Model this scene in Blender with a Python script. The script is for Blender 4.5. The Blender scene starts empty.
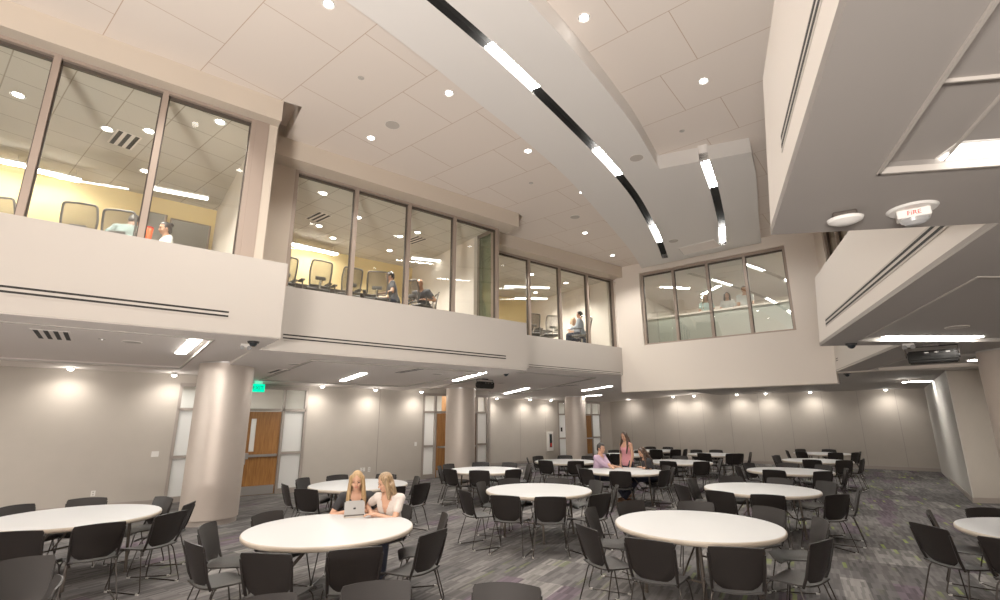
import bpy, bmesh, math, random
from mathutils import Vector, Matrix
from math import sin, cos, pi, radians as D
random.seed(7)
C = bpy.context.scene.collection
S = bpy.context.scene

# ------------------------------------------------------------------ survey geometry
F, TH, RO, H = 493.13, D(13.784), D(-0.18), 1.9      # focal (px of 1000), pitch, roll, eye height
def ray(px, py):
    x, y = px - 500, 300 - py
    c, s = cos(RO), sin(RO)
    x, y = c * x - s * y, s * x + c * y
    c, s = cos(TH), sin(TH)
    a, b = x / F, y / F
    return Vector((a, c - b * s, s + b * c))
def at_z(px, py, z):
    d = ray(px, py)
    return d * ((z - H) / d.z) + Vector((0, 0, H))
def at_d(px, py, dist):
    d = ray(px, py)
    return d * (dist / math.hypot(d.x, d.y)) + Vector((0, 0, H))
def at_pix(x, y, z):
    z -= H; c, s = cos(TH), sin(TH); w = y * c + z * s
    u, v = F * x / w, F * (z * c - y * s) / w
    c, s = cos(-RO), sin(-RO)
    return 500 + c * u - s * v, 300 - (s * u + c * v)
class Frame:                      # plan frame: u along azimuth a, n to the right of it
    def __init__(s, a):
        a = D(a)
        s.u = Vector((sin(a), cos(a))); s.n = Vector((cos(a), -sin(a))); s.rz = -a + pi / 2
    def p(s, u, n): return s.u * u + s.n * n
    def un(s, v): return (s.u.x * v[0] + s.u.y * v[1], s.n.x * v[0] + s.n.y * v[1])
L, B, R, T = Frame(52), Frame(-51), Frame(22.6), Frame(39.2)
def on_plane(px, py, fr, n):
    d = ray(px, py)
    t = n / (fr.n.x * d.x + fr.n.y * d.y)
    return d * t + Vector((0, 0, H))

# ------------------------------------------------------------------ materials
def mat(name, col, rough=.6, metal=0., emit=None, es=0., spec=.5, noise=0., nscale=20., bump=0., bscale=60.):
    m = bpy.data.materials.new(name); m.use_nodes = True
    nt = m.node_tree; b = nt.nodes['Principled BSDF']
    b.inputs['Base Color'].default_value = (*col, 1); b.inputs['Roughness'].default_value = rough
    b.inputs['Metallic'].default_value = metal; b.inputs['Specular IOR Level'].default_value = spec
    if emit:
        b.inputs['Emission Color'].default_value = (*emit, 1); b.inputs['Emission Strength'].default_value = es
    if noise or bump:
        tc = nt.nodes.new('ShaderNodeTexCoord')
    if noise:
        n = nt.nodes.new('ShaderNodeTexNoise'); n.inputs['Scale'].default_value = nscale; n.inputs['Detail'].default_value = 4
        mx = nt.nodes.new('ShaderNodeMix'); mx.data_type = 'RGBA'
        mx.inputs['A'].default_value = (*[c * (1 - noise) for c in col], 1); mx.inputs['B'].default_value = (*[min(1, c * (1 + noise)) for c in col], 1)
        nt.links.new(tc.outputs['Object'], n.inputs['Vector']); nt.links.new(n.outputs['Fac'], mx.inputs['Factor'])
        nt.links.new(mx.outputs['Result'], b.inputs['Base Color'])
    if bump:
        n2 = nt.nodes.new('ShaderNodeTexNoise'); n2.inputs['Scale'].default_value = bscale
        bp = nt.nodes.new('ShaderNodeBump'); bp.inputs['Strength'].default_value = bump; bp.inputs['Distance'].default_value = .01
        nt.links.new(tc.outputs['Object'], n2.inputs['Vector']); nt.links.new(n2.outputs['Fac'], bp.inputs['Height'])
        nt.links.new(bp.outputs['Normal'], b.inputs['Normal'])
    return m
def emis(name, col, s):
    m = bpy.data.materials.new(name); m.use_nodes = True; nt = m.node_tree
    nt.nodes.remove(nt.nodes['Principled BSDF'])
    e = nt.nodes.new('ShaderNodeEmission'); e.inputs['Color'].default_value = (*col, 1); e.inputs['Strength'].default_value = s
    nt.links.new(e.outputs[0], nt.nodes['Material Output'].inputs['Surface'])
    return m
def glass(name, tint, base, edge):
    m = bpy.data.materials.new(name); m.use_nodes = True; nt = m.node_tree
    nt.nodes.remove(nt.nodes['Principled BSDF'])
    t = nt.nodes.new('ShaderNodeBsdfTransparent'); t.inputs[0].default_value = (*tint, 1)
    g = nt.nodes.new('ShaderNodeBsdfGlossy'); g.inputs['Roughness'].default_value = .012; g.inputs['Color'].default_value = (.95, .97, .95, 1)
    lw = nt.nodes.new('ShaderNodeLayerWeight'); lw.inputs['Blend'].default_value = .5
    pw = nt.nodes.new('ShaderNodeMath'); pw.operation = 'POWER'; pw.inputs[1].default_value = 4
    ma = nt.nodes.new('ShaderNodeMath'); ma.operation = 'MULTIPLY_ADD'; ma.inputs[1].default_value = edge; ma.inputs[2].default_value = base
    mx = nt.nodes.new('ShaderNodeMixShader')
    nt.links.new(lw.outputs['Facing'], pw.inputs[0]); nt.links.new(pw.outputs[0], ma.inputs[0]); nt.links.new(ma.outputs[0], mx.inputs[0])
    nt.links.new(t.outputs[0], mx.inputs[1]); nt.links.new(g.outputs[0], mx.inputs[2])
    nt.links.new(mx.outputs[0], nt.nodes['Material Output'].inputs['Surface'])
    return m
def brick_mat(name, az, u0, n0, bw, rh, off, mortar, c1, c2, mc, rough=.85):
    """panels laid out in a plan frame: rows along u, joints along n"""
    m = mat(name, c1, rough); nt = m.node_tree; b = nt.nodes['Principled BSDF']
    geo = nt.nodes.new('ShaderNodeNewGeometry'); sx = nt.nodes.new('ShaderNodeSeparateXYZ')
    nt.links.new(geo.outputs['Position'], sx.inputs[0])
    fr = Frame(az)
    def lin(v, o):
        a = nt.nodes.new('ShaderNodeMath'); a.operation = 'MULTIPLY'; a.inputs[1].default_value = v.x
        c = nt.nodes.new('ShaderNodeMath'); c.operation = 'MULTIPLY_ADD'; c.inputs[1].default_value = v.y
        d = nt.nodes.new('ShaderNodeMath'); d.operation = 'ADD'; d.inputs[1].default_value = -o
        nt.links.new(sx.outputs['X'], a.inputs[0]); nt.links.new(sx.outputs['Y'], c.inputs[0]); nt.links.new(a.outputs[0], c.inputs[2])
        nt.links.new(c.outputs[0], d.inputs[0]); return d
    cb = nt.nodes.new('ShaderNodeCombineXYZ')
    nt.links.new(lin(fr.n, n0).outputs[0], cb.inputs['X']); nt.links.new(lin(fr.u, u0).outputs[0], cb.inputs['Y'])
    br = nt.nodes.new('ShaderNodeTexBrick')
    br.offset = off; br.offset_frequency = 2; br.squash_frequency = 1
    br.inputs['Color1'].default_value = (*c1, 1); br.inputs['Color2'].default_value = (*c2, 1); br.inputs['Mortar'].default_value = (*mc, 1)
    br.inputs['Scale'].default_value = 1; br.inputs['Mortar Size'].default_value = mortar; br.inputs['Mortar Smooth'].default_value = .1
    br.inputs['Brick Width'].default_value = bw; br.inputs['Row Height'].default_value = rh
    nt.links.new(cb.outputs[0], br.inputs['Vector']); nt.links.new(br.outputs['Color'], b.inputs['Base Color'])
    return m, cb, br

M = {}
M['cream'] = mat('cream_wall_paint', (.74, .665, .59), .75, bump=.03, bscale=220)
M['fascia_lit'] = mat('fascia_paint_lit', (.62, .57, .52), .7, bump=.03, bscale=220)  # lighter copy of the fascia paint; brighter light on the right put into colour
M['header'] = mat('tan_header_paint', (.52, .445, .365), .75, bump=.03, bscale=220)
M['fascia'] = mat('fascia_paint', (.455, .415, .375), .7, bump=.03, bscale=220)
M['soffit_dimmed'] = mat('soffit_paint_dimmed', (.35, .318, .293), .8, bump=.02, bscale=200)  # darker copy of the soffit paint, holding down the strobe on this side
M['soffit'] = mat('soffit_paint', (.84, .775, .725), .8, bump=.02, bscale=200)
M['slab'] = mat('cloud_paint', (.74, .71, .68), .8, bump=.02, bscale=150)
M['white'] = mat('white_paint', (.8, .77, .73), .6)
M['taupe'] = mat('taupe_wall_panel', (.47, .42, .365), .85, noise=.05, nscale=3, bump=.06, bscale=260)
M['grey_wall'] = mat('grey_return_paint', (.55, .53, .49), .7, bump=.02)
M['tile'], _, _ = brick_mat('ceiling_tile', 39.2, 2.09, -6.62, 1.66, 1.12, .337, .006, (.735, .655, .59), (.75, .67, .605), (.50, .37, .28), .9)
M['room_tile'], _, _ = brick_mat('room_ceiling_tile', 39.2, 2.09, -6.62, .62, .62, 0, .008, (.60, .56, .50), (.63, .585, .52), (.36, .31, .25), .9)
M['column'] = mat('brushed_metal_cladding', (.58, .505, .445), .5, metal=.55, noise=.04, nscale=6)
M['bronze'] = mat('bronze_frame', (.33, .26, .215), .5, metal=.25)
M['bronze_dark'] = mat('bronze_frame_dark', (.07, .055, .045), .5, metal=.3)
M['door_frame'] = mat('painted_door_frame', (.36, .31, .275), .45, metal=.3)
M['black'] = mat('matte_black', (.012, .011, .011), .5)
M['slot'] = mat('slot_black', (.008, .007, .006), .8)
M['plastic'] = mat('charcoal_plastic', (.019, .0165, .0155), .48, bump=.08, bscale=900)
M['plastic_shaded'] = mat('charcoal_plastic_shaded', (.0115, .0090, .0083), .5, bump=.08, bscale=900, spec=.35)  # darker copy of the seat plastic; shade on chair backs put into colour
M['rod'] = mat('dark_steel_rod', (.06, .052, .048), .35, metal=.8)
M['tleg'] = mat('bronze_grey_steel', (.115, .095, .08), .4, metal=.6)
M['glide'] = mat('clear_glide', (.5, .48, .45), .3)
M['top'] = mat('white_table_laminate', (.525, .525, .525), .45, noise=.02, nscale=90, bump=.05, bscale=400)
M['edge'] = mat('cream_table_edge', (.47, .40, .325), .45)
M['yellow'] = mat('yellow_wall_paint', (.78, .60, .29), .8)
M['carpet_room'] = mat('room_carpet', (.10, .09, .085), .95)
def mesh_fabric():
    m = bpy.data.materials.new('chair_mesh'); m.use_nodes = True; nt = m.node_tree
    nt.nodes.remove(nt.nodes['Principled BSDF'])
    d = nt.nodes.new('ShaderNodeBsdfDiffuse'); d.inputs[0].default_value = (.20, .18, .165, 1)
    t = nt.nodes.new('ShaderNodeBsdfTransparent'); t.inputs[0].default_value = (.8, .8, .8, 1)
    mx = nt.nodes.new('ShaderNodeMixShader'); mx.inputs[0].default_value = .48
    nt.links.new(d.outputs[0], mx.inputs[2]); nt.links.new(t.outputs[0], mx.inputs[1]); nt.links.new(mx.outputs[0], nt.nodes['Material Output'].inputs['Surface'])
    return m
M['mesh'] = mesh_fabric()
M['office'] = mat('office_black_plastic', (.10, .092, .086), .5)
M['chrome'] = mat('polished_chrome', (.75, .74, .72), .15, metal=1)
M['steel'] = mat('satin_steel', (.62, .6, .58), .32, metal=.9)
M['dtable'] = mat('dark_meeting_table', (.06, .05, .045), .3)
M['glass'] = glass('window_glass', (.93, .95, .91), .055, .55)
M['glass_back'] = glass('back_window_glass', (.86, .90, .85), .26, .55)
M['glass_green'] = glass('green_edge_glass', (.55, .68, .55), .08, .4)
M['lamp'] = emis('lamp_diffuser', (1, .95, .87), 58)
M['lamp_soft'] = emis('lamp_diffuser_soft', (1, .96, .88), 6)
M['led'] = emis('led_strip', (1, .965, .91), 55)
M['bulb'] = emis('downlight_lens', (1, .94, .86), 20)
M['wash'] = emis('wash_lens', (1, .96, .9), 26)
M['exit'] = emis('exit_green', (.0, .75, .36), 1.5)
M['green_dark'] = mat('exit_letters', (.0, .05, .03), .6)
M['red'] = mat('red_paint', (.6, .03, .02), .4)
M['redorange'] = mat('red_orange_plastic', (.85, .12, .03), .4)
M['smoke'] = mat('clear_lens', (.55, .55, .55), .12, metal=.5)
M['spk_grille'] = mat('speaker_grille_cloth', (.46, .42, .38), .8, bump=.2, bscale=900)
M['screen'] = mat('dark_screen', (.02, .025, .03), .12)
M['alu'] = mat('silver_aluminium', (.36, .35, .34), .35, metal=.4)
M['panelgreen'] = mat('green_grey_panel', (.40, .42, .375), .5)

def wood():
    m = mat('door_wood', (.4, .18, .05), .35); nt = m.node_tree; b = nt.nodes['Principled BSDF']
    tc = nt.nodes.new('ShaderNodeTexCoord'); mp = nt.nodes.new('ShaderNodeMapping'); mp.inputs['Scale'].default_value = (14, 14, .9)
    n = nt.nodes.new('ShaderNodeTexNoise'); n.inputs['Scale'].default_value = 3; n.inputs['Detail'].default_value = 6
    r = nt.nodes.new('ShaderNodeValToRGB'); r.color_ramp.elements[0].color = (.25, .095, .022, 1); r.color_ramp.elements[1].color = (.46, .205, .058, 1)
    r.color_ramp.elements[0].position = .3; r.color_ramp.elements[1].position = .7
    nt.links.new(tc.outputs['Object'], mp.inputs[0]); nt.links.new(mp.outputs[0], n.inputs['Vector'])
    nt.links.new(n.outputs['Fac'], r.inputs[0]); nt.links.new(r.outputs[0], b.inputs['Base Color'])
    return m
M['wood'] = wood()
def frosted():
    m = bpy.data.materials.new('frosted_glass'); m.use_nodes = True; nt = m.node_tree
    nt.nodes.remove(nt.nodes['Principled BSDF'])
    d = nt.nodes.new('ShaderNodeBsdfDiffuse'); d.inputs[0].default_value = (.86, .85, .83, 1)
    t = nt.nodes.new('ShaderNodeBsdfTranslucent'); t.inputs[0].default_value = (.97, .97, .95, 1)
    mx = nt.nodes.new('ShaderNodeMixShader'); mx.inputs[0].default_value = .55
    nt.links.new(d.outputs[0], mx.inputs[1]); nt.links.new(t.outputs[0], mx.inputs[2])
    nt.links.new(mx.outputs[0], nt.nodes['Material Output'].inputs['Surface'])
    return m
M['frost'] = frosted()
def carpet():
    m, cb, br = brick_mat('carpet_planks', 30, 0, 0, .26, 1.0, .45, 0.0, (0, 0, 0), (1, 1, 1), (.3, .3, .3), .95)
    nt = m.node_tree; b = nt.nodes['Principled BSDF']; b.inputs['Specular IOR Level'].default_value = .15
    N = nt.nodes.new; Lk = nt.links.new
    ramp = N('ShaderNodeValToRGB'); ramp.color_ramp.interpolation = 'CONSTANT'  # plank tones
    e = ramp.color_ramp.elements
    cols = [(0, (.078, .073, .072)), (.2, (.102, .095, .094)), (.38, (.090, .070, .084)), (.50, (.122, .113, .110)), (.66, (.094, .087, .085)), (.82, (.172, .161, .154)), (.9, (.108, .100, .098))]
    e[0].position, e[0].color = 0, (*cols[0][1], 1); e[1].position, e[1].color = cols[1][0], (*cols[1][1], 1)
    for p, c in cols[2:]:
        q = e.new(p); q.color = (*c, 1)
    Lk(br.outputs['Color'], ramp.inputs[0])
    # fine streaks along the planks
    def brick2(bw, rh, off, sx, sy):
        mp = N('ShaderNodeMapping'); mp.inputs['Location'].default_value = (sx, sy, 0); Lk(cb.outputs[0], mp.inputs[0])
        q = N('ShaderNodeTexBrick'); q.offset = off; q.inputs['Color1'].default_value = (0, 0, 0, 1); q.inputs['Color2'].default_value = (1, 1, 1, 1); q.inputs['Mortar Size'].default_value = 0
        q.inputs['Scale'].default_value = 1; q.inputs['Brick Width'].default_value = bw; q.inputs['Row Height'].default_value = rh
        Lk(mp.outputs[0], q.inputs['Vector']); return q
    s1 = brick2(.035, .24, .37, 3.1, 7.7)
    mr = N('ShaderNodeMapRange'); mr.inputs['To Min'].default_value = .68; mr.inputs['To Max'].default_value = 1.36; Lk(s1.outputs['Color'], mr.inputs['Value'])
    mul = N('ShaderNodeMix'); mul.data_type = 'RGBA'; mul.blend_type = 'MULTIPLY'; mul.inputs['Factor'].default_value = 1
    Lk(ramp.outputs[0], mul.inputs['A']); Lk(mr.outputs['Result'], mul.inputs['B'])
    # lime and violet accent yarns, denser to the right of the hall
    s2 = brick2(.045, .30, .41, 11.3, 2.9)
    gt = N('ShaderNodeMath'); gt.operation = 'GREATER_THAN'; gt.inputs[1].default_value = .935; Lk(s2.outputs['Color'], gt.inputs[0])
    big = N('ShaderNodeTexNoise'); big.inputs['Scale'].default_value = .55; big.inputs['Detail'].default_value = 2; Lk(cb.outputs[0], big.inputs['Vector'])
    br2 = N('ShaderNodeMapRange'); br2.inputs['From Min'].default_value = .45; br2.inputs['From Max'].default_value = .62; Lk(big.outputs['Fac'], br2.inputs['Value'])
    sx = N('ShaderNodeSeparateXYZ'); Lk(cb.outputs[0], sx.inputs[0])
    rt = N('ShaderNodeMapRange'); rt.inputs['From Min'].default_value = -2.2; rt.inputs['From Max'].default_value = 3.0; rt.inputs['To Min'].default_value = .12; rt.inputs['To Max'].default_value = .75
    Lk(sx.outputs['X'], rt.inputs['Value'])
    f1 = N('ShaderNodeMath'); f1.operation = 'MULTIPLY'; Lk(gt.outputs[0], f1.inputs[0]); Lk(br2.outputs['Result'], f1.inputs[1])
    f2 = N('ShaderNodeMath'); f2.operation = 'MULTIPLY'; Lk(f1.outputs[0], f2.inputs[0]); Lk(rt.outputs['Result'], f2.inputs[1])
    lime = N('ShaderNodeMix'); lime.data_type = 'RGBA'; lime.inputs['B'].default_value = (.30, .40, .04, 1)
    Lk(f2.outputs[0], lime.inputs['Factor']); Lk(mul.outputs['Result'], lime.inputs['A'])
    Lk(lime.outputs['Result'], b.inputs['Base Color'])
    return m
M['carpet'] = carpet()

# ------------------------------------------------------------------ mesh helpers
def finish(bm, smooth=False, angle=None):
    bmesh.ops.recalc_face_normals(bm, faces=bm.faces)
    for f in bm.faces: f.smooth = smooth
    if smooth and angle:
        for e in bm.edges:
            if len(e.link_faces) == 2 and e.calc_face_angle(0) > D(angle): e.smooth = False
def obj(name, bm, m, parent=None, smooth=False, angle=35, recalc=True):
    if recalc: finish(bm, smooth, angle)
    me = bpy.data.meshes.new(name); bm.to_mesh(me); bm.free()
    for k in (m if isinstance(m, (list, tuple)) else [m]): me.materials.append(k)
    o = bpy.data.objects.new(name, me); C.objects.link(o)
    if parent: o.parent = parent
    return o
def tag(o, label=None, cat=None, group=None, kind=None):
    if label: o['label'] = label
    if cat: o['category'] = cat
    if group: o['group'] = group
    if kind: o['kind'] = kind
    return o
def thing(name, label, cat, loc=(0, 0, 0), rz=0, group=None):
    o = bpy.data.objects.new(name, None); C.objects.link(o); o.empty_display_size = .1
    o.location = loc; o.rotation_euler = (0, 0, rz)
    return tag(o, label, cat, group)
def struct(name, bm, m, parent=None, **k):
    o = obj(name, bm, m, parent, **k)
    if parent is None: o['kind'] = 'structure'
    return o
def dup(root, loc, rz, label=None, group=None, scale=None):
    r = root.copy(); C.objects.link(r); r.location = loc; r.rotation_euler = (0, 0, rz)
    if label: r['label'] = label
    if group: r['group'] = group
    for ch in list(root.children):
        c = ch.copy(); C.objects.link(c); c.parent = r
        for g in list(ch.children):
            d = g.copy(); C.objects.link(d); d.parent = c
    return r
def BM(): return bmesh.new()
def box(bm, c, s, rot=None):
    v = bmesh.ops.create_cube(bm, size=1)['verts']
    m = Matrix.Translation(c) @ (rot if rot is not None else Matrix()) @ Matrix.Diagonal((*s, 1))
    bmesh.ops.transform(bm, matrix=m, verts=v); return v
def bbox(c, s, bev=.0, rot=None, seg=2):
    bm = BM(); box(bm, (0, 0, 0), s)
    if bev: bmesh.ops.bevel(bm, geom=bm.edges[:] , offset=bev, segments=seg, affect='EDGES', profile=.5)
    bmesh.ops.transform(bm, matrix=Matrix.Translation(c) @ (rot if rot is not None else Matrix()), verts=bm.verts)
    return bm
def prism(bm, pts, z0, z1):
    """plan polygon; z0/z1 numbers or per-vertex lists"""
    n = len(pts)
    a = [bm.verts.new((p[0], p[1], z0[i] if isinstance(z0, (list, tuple)) else z0)) for i, p in enumerate(pts)]
    b = [bm.verts.new((p[0], p[1], z1[i] if isinstance(z1, (list, tuple)) else z1)) for i, p in enumerate(pts)]
    bm.faces.new(a[::-1]); bm.faces.new(b)
    for i in range(n): bm.faces.new((a[i], a[(i + 1) % n], b[(i + 1) % n], b[i]))
def wall_bm(P, Q, z0, z1, th, holes=(), bm=None):
    """vertical wall from plan point P to Q, thickness th to the LEFT of P->Q, rectangular holes (s0,s1,za,zb)"""
    bm = bm or BM(); P, Q = Vector(P[:2]), Vector(Q[:2]); d = Q - P; ln = d.length; d /= ln; nn = Vector((-d.y, d.x)) * th
    ss = sorted({0, ln, *[min(max(h[i], 0), ln) for h in holes for i in (0, 1)]}); zs = sorted({z0, z1, *[min(max(h[i], z0), z1) for h in holes for i in (2, 3)]})
    def solid(i, j):
        if not (0 <= i < len(ss) - 1 and 0 <= j < len(zs) - 1): return False
        s, z = (ss[i] + ss[i + 1]) / 2, (zs[j] + zs[j + 1]) / 2
        return not any(h[0] < s < h[1] and h[2] < z < h[3] for h in holes)
    cache = {}
    def v(i, j, k):
        if (i, j, k) not in cache:
            p = P + d * ss[i] + nn * k; cache[i, j, k] = bm.verts.new((p.x, p.y, zs[j]))
        return cache[i, j, k]
    for i in range(len(ss) - 1):
        for j in range(len(zs) - 1):
            if not solid(i, j): continue
            bm.faces.new((v(i, j, 0), v(i + 1, j, 0), v(i + 1, j + 1, 0), v(i, j + 1, 0)))
            bm.faces.new((v(i, j, 1), v(i, j + 1, 1), v(i + 1, j + 1, 1), v(i + 1, j, 1)))
            for (a, b, e) in (((i - 1, j), (i, j), (i, j + 1)), ((i + 1, j), (i + 1, j), (i + 1, j + 1)), ((i, j - 1), (i, j), (i + 1, j)), ((i, j + 1), (i, j + 1), (i + 1, j + 1))):
                if not solid(*a): bm.faces.new((v(*b, 0), v(*e, 0), v(*e, 1), v(*b, 1)))
    return bm
def holed(name, outer, holes, z0, z1, m, smooth=False):
    """flat plate with holes, from a filled 2-D curve"""
    cu = bpy.data.curves.new(name, 'CURVE'); cu.dimensions = '2D'; cu.fill_mode = 'BOTH'; cu.extrude = (z1 - z0) / 2
    for pts in [outer] + list(holes):
        s = cu.splines.new('POLY'); s.points.add(len(pts) - 1); s.use_cyclic_u = True
        for q, p in zip(s.points, pts): q.co = (p[0], p[1], 0, 1)
    o = bpy.data.objects.new(name, cu); C.objects.link(o)
    dg = bpy.context.evaluated_depsgraph_get(); me = bpy.data.meshes.new_from_object(o.evaluated_get(dg))
    bpy.data.objects.remove(o); bpy.data.curves.remove(cu)
    me.transform(Matrix.Translation((0, 0, (z0 + z1) / 2))); me.materials.clear(); me.materials.append(m); me.name = name
    o = bpy.data.objects.new(name, me); C.objects.link(o); return o
def text_bm(txt, size, depth=.002):
    cu = bpy.data.curves.new('txt', 'FONT'); cu.body = txt; cu.size = size; cu.align_x = 'CENTER'; cu.align_y = 'CENTER'; cu.extrude = depth
    o = bpy.data.objects.new('txt', cu); C.objects.link(o)
    dg = bpy.context.evaluated_depsgraph_get(); me = bpy.data.meshes.new_from_object(o.evaluated_get(dg))
    bpy.data.objects.remove(o); bpy.data.curves.remove(cu)
    bm = BM(); bm.from_mesh(me); bpy.data.meshes.remove(me); return bm
def rounded(pts, r, n=4):
    out = [Vector(pts[0])]
    for a, b, c in zip(pts, pts[1:], pts[2:]):
        a, b, c = Vector(a), Vector(b), Vector(c); u, w = (a - b), (c - b); k = min(r, u.length * .45, w.length * .45)
        p, q = b + u.normalized() * k, b + w.normalized() * k
        for i in range(n + 1):
            t = i / n; out.append(p * (1 - t) ** 2 + b * 2 * t * (1 - t) + q * t * t)
    out.append(Vector(pts[-1])); return out
def tube(bm, pts, r, seg=8, caps=True):
    pts = [Vector(p) for p in pts]; rings = []; up = None
    for i, p in enumerate(pts):
        d = (pts[min(i + 1, len(pts) - 1)] - pts[max(i - 1, 0)]).normalized()
        if up is None: up = d.orthogonal().normalized()
        up = (up - d * up.dot(d)).normalized(); sd = d.cross(up)
        rr = r[i] if isinstance(r, (list, tuple)) else r
        rings.append([bm.verts.new(p + (up * cos(2 * pi * k / seg) + sd * sin(2 * pi * k / seg)) * rr) for k in range(seg)])
    for a, b in zip(rings, rings[1:]):
        for k in range(seg): bm.faces.new((a[k], a[(k + 1) % seg], b[(k + 1) % seg], b[k]))
    if caps: bm.faces.new(rings[0][::-1]); bm.faces.new(rings[-1])
def lathe(bm, prof, seg=32, c=(0, 0, 0)):
    rings = []
    for r, z in prof:
        if r < 1e-6: rings.append([bm.verts.new((c[0], c[1], c[2] + z))])
        else: rings.append([bm.verts.new((c[0] + r * cos(2 * pi * k / seg), c[1] + r * sin(2 * pi * k / seg), c[2] + z)) for k in range(seg)])
    for a, b in zip(rings, rings[1:]):
        for k in range(seg):
            k2 = (k + 1) % seg
            if len(a) == 1 and len(b) == 1: continue
            if len(a) == 1: bm.faces.new((a[0], b[k], b[k2]))
            elif len(b) == 1: bm.faces.new((a[k], a[k2], b[0]))
            else: bm.faces.new((a[k], a[k2], b[k2], b[k]))
    return bm
def sheet(bm, fn, nu, nv, th):
    """thick shell from a parametric surface fn(u,v) -> Vector"""
    P = [[fn(i / nu, j / nv) for j in range(nv + 1)] for i in range(nu + 1)]
    def nrm(i, j):
        a = P[min(i + 1, nu)][j] - P[max(i - 1, 0)][j]; b = P[i][min(j + 1, nv)] - P[i][max(j - 1, 0)]
        return a.cross(b).normalized()
    A = [[bm.verts.new(P[i][j] + nrm(i, j) * th / 2) for j in range(nv + 1)] for i in range(nu + 1)]
    Bq = [[bm.verts.new(P[i][j] - nrm(i, j) * th / 2) for j in range(nv + 1)] for i in range(nu + 1)]
    for i in range(nu):
        for j in range(nv):
            bm.faces.new((A[i][j], A[i + 1][j], A[i + 1][j + 1], A[i][j + 1])); bm.faces.new((Bq[i][j], Bq[i][j + 1], Bq[i + 1][j + 1], Bq[i + 1][j]))
    for i in range(nu):
        for j in (0, nv): bm.faces.new((A[i][j], A[i + 1][j], Bq[i + 1][j], Bq[i][j]))
    for j in range(nv):
        for i in (0, nu): bm.faces.new((A[i][j], A[i][j + 1], Bq[i][j + 1], Bq[i][j]))
def light(name, kind, loc, energy, size=.3, col=(1, .93, .84), target=None, spot=100, blend=.6, sy=None):
    d = bpy.data.lights.new(name, kind); d.energy = energy; d.color = col
    if kind == 'AREA':
        d.size = size
        if sy: d.shape = 'RECTANGLE'; d.size_y = sy
    else: d.shadow_soft_size = size
    if kind == 'SPOT': d.spot_size = D(spot); d.spot_blend = blend
    o = bpy.data.objects.new(name, d); C.objects.link(o); o.location = loc
    if target is not None: o.rotation_euler = (Vector(target) - Vector(loc)).to_track_quat('-Z', 'Y').to_euler()
    return o

# ================================================================== SETTING
ZS, ZF, ZC = 3.08, 4.24, 7.0            # soffit, balcony sill, main ceiling
ZR, ZRC = 4.12, 6.6                     # upper room floor / ceiling
bm = BM(); prism(bm, [(-21, -9), (21, -9), (21, 32), (-21, 32)], -.1, 0); struct('floor', bm, M['carpet'])

# main tile ceiling with the two pockets at the header ends
def V2(v): return (v[0], v[1])
k1 = [L.p(1.57, -7.75), at_z(302, 107, ZC), at_z(285, 141, ZC), L.p(1.57, -8.95)]
k2 = [L.p(7.52, -8.84), at_z(523, 217, ZC), at_z(511, 230, ZC), L.p(7.55, -10.1)]
o = holed('ceiling', [(-21, -9), (21, -9), (21, 32), (-21, 32)], [[V2(p) for p in k1], [V2(p) for p in k2]], ZC, ZC + .3, M['tile']); o['kind'] = 'structure'
bm = BM(); prism(bm, [(-21, -9), (21, -9), (21, 32), (-21, 32)], ZC + .3, ZC + .4); struct('ceiling_deck', bm, M['cream'])

# --- suspended ceiling cloud with the two curved light slots
def tf(n, u): return T.p(u, n)
edge_l = [(-4.42, -8), (-4.42, 2.0), (-4.42, 3.0), (-4.44, 4.0), (-4.5, 5.05), (-4.55, 6.1), (-4.68, 7.6), (-4.84, 8.7), (-5.15, 10.4), (-5.63, 12.87), (-6.1, 14.75)]
edge_r = [(-2.55, 14.65), (-2.25, 13.0), (-1.97, 11.58), (-1.72, 10.3), (-1.58, 9.27), (-3.13, 8.8), (-2.98, 7.8), (-2.88, 7.0), (-2.79, 5.6), (-2.76, 4.5), (-2.77, 3.0), (-2.79, -8)]
s1 = [(-3.66, -7.5), (-3.63, 0.0), (-3.60, 3.2), (-3.59, 4.2), (-3.62, 5.3), (-3.68, 6.4), (-3.75, 7.4), (-3.86, 8.55), (-4.06, 9.9), (-4.43, 11.6), (-4.80, 13.1), (-5.13, 14.25)]
s2 = [(-2.33, 8.97), (-2.44, 9.65), (-2.58, 10.5), (-2.76, 11.4), (-2.97, 12.4), (-3.18, 13.2), (-3.42, 14.1)]
def catmull(p, k=5):
    q = [p[0]] + list(p) + [p[-1]]; out = []
    for i in range(1, len(q) - 2):
        a, b, c, d = [Vector(x) for x in q[i - 1:i + 3]]
        for j in range(k):
            t = j / k
            out.append(.5 * ((2 * b) + (c - a) * t + (2 * a - 5 * b + 4 * c - d) * t * t + (3 * b - a - 3 * c + d) * t ** 3))
    out.append(Vector(p[-1])); return out
def smoothed(p, first, last, k=5):
    """straight runs before/after, smooth curve between two indices"""
    return [Vector(x) for x in p[:first]] + catmull(p[first:last + 1], k) + [Vector(x) for x in p[last + 1:]]
def offset(line, w):
    out = []
    for i, p in enumerate(line):
        d = (line[min(i + 1, len(line) - 1)] - line[max(i - 1, 0)]).normalized()
        out.append(p + Vector((d.y, -d.x)) * w)
    return out
ZB = 6.7
S1 = [tf(*p) for p in smoothed(s1, 2, len(s1) - 1)]; S2 = [tf(*p) for p in catmull(s2)]
def ring(Sx): return offset(Sx, .085) + offset(Sx, -.085)[::-1]
eL = [tf(*p) for p in smoothed(edge_l, 2, len(edge_l) - 1, 3)]
o = holed('ceiling_cloud', eL + [tf(*p) for p in catmull(edge_r[:5], 3)] + [tf(*p) for p in smoothed(edge_r[5:], 0, 5, 3)], [ring(S1), ring(S2)], ZB, ZC - .002, M['slab']); o['kind'] = 'structure'
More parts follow.
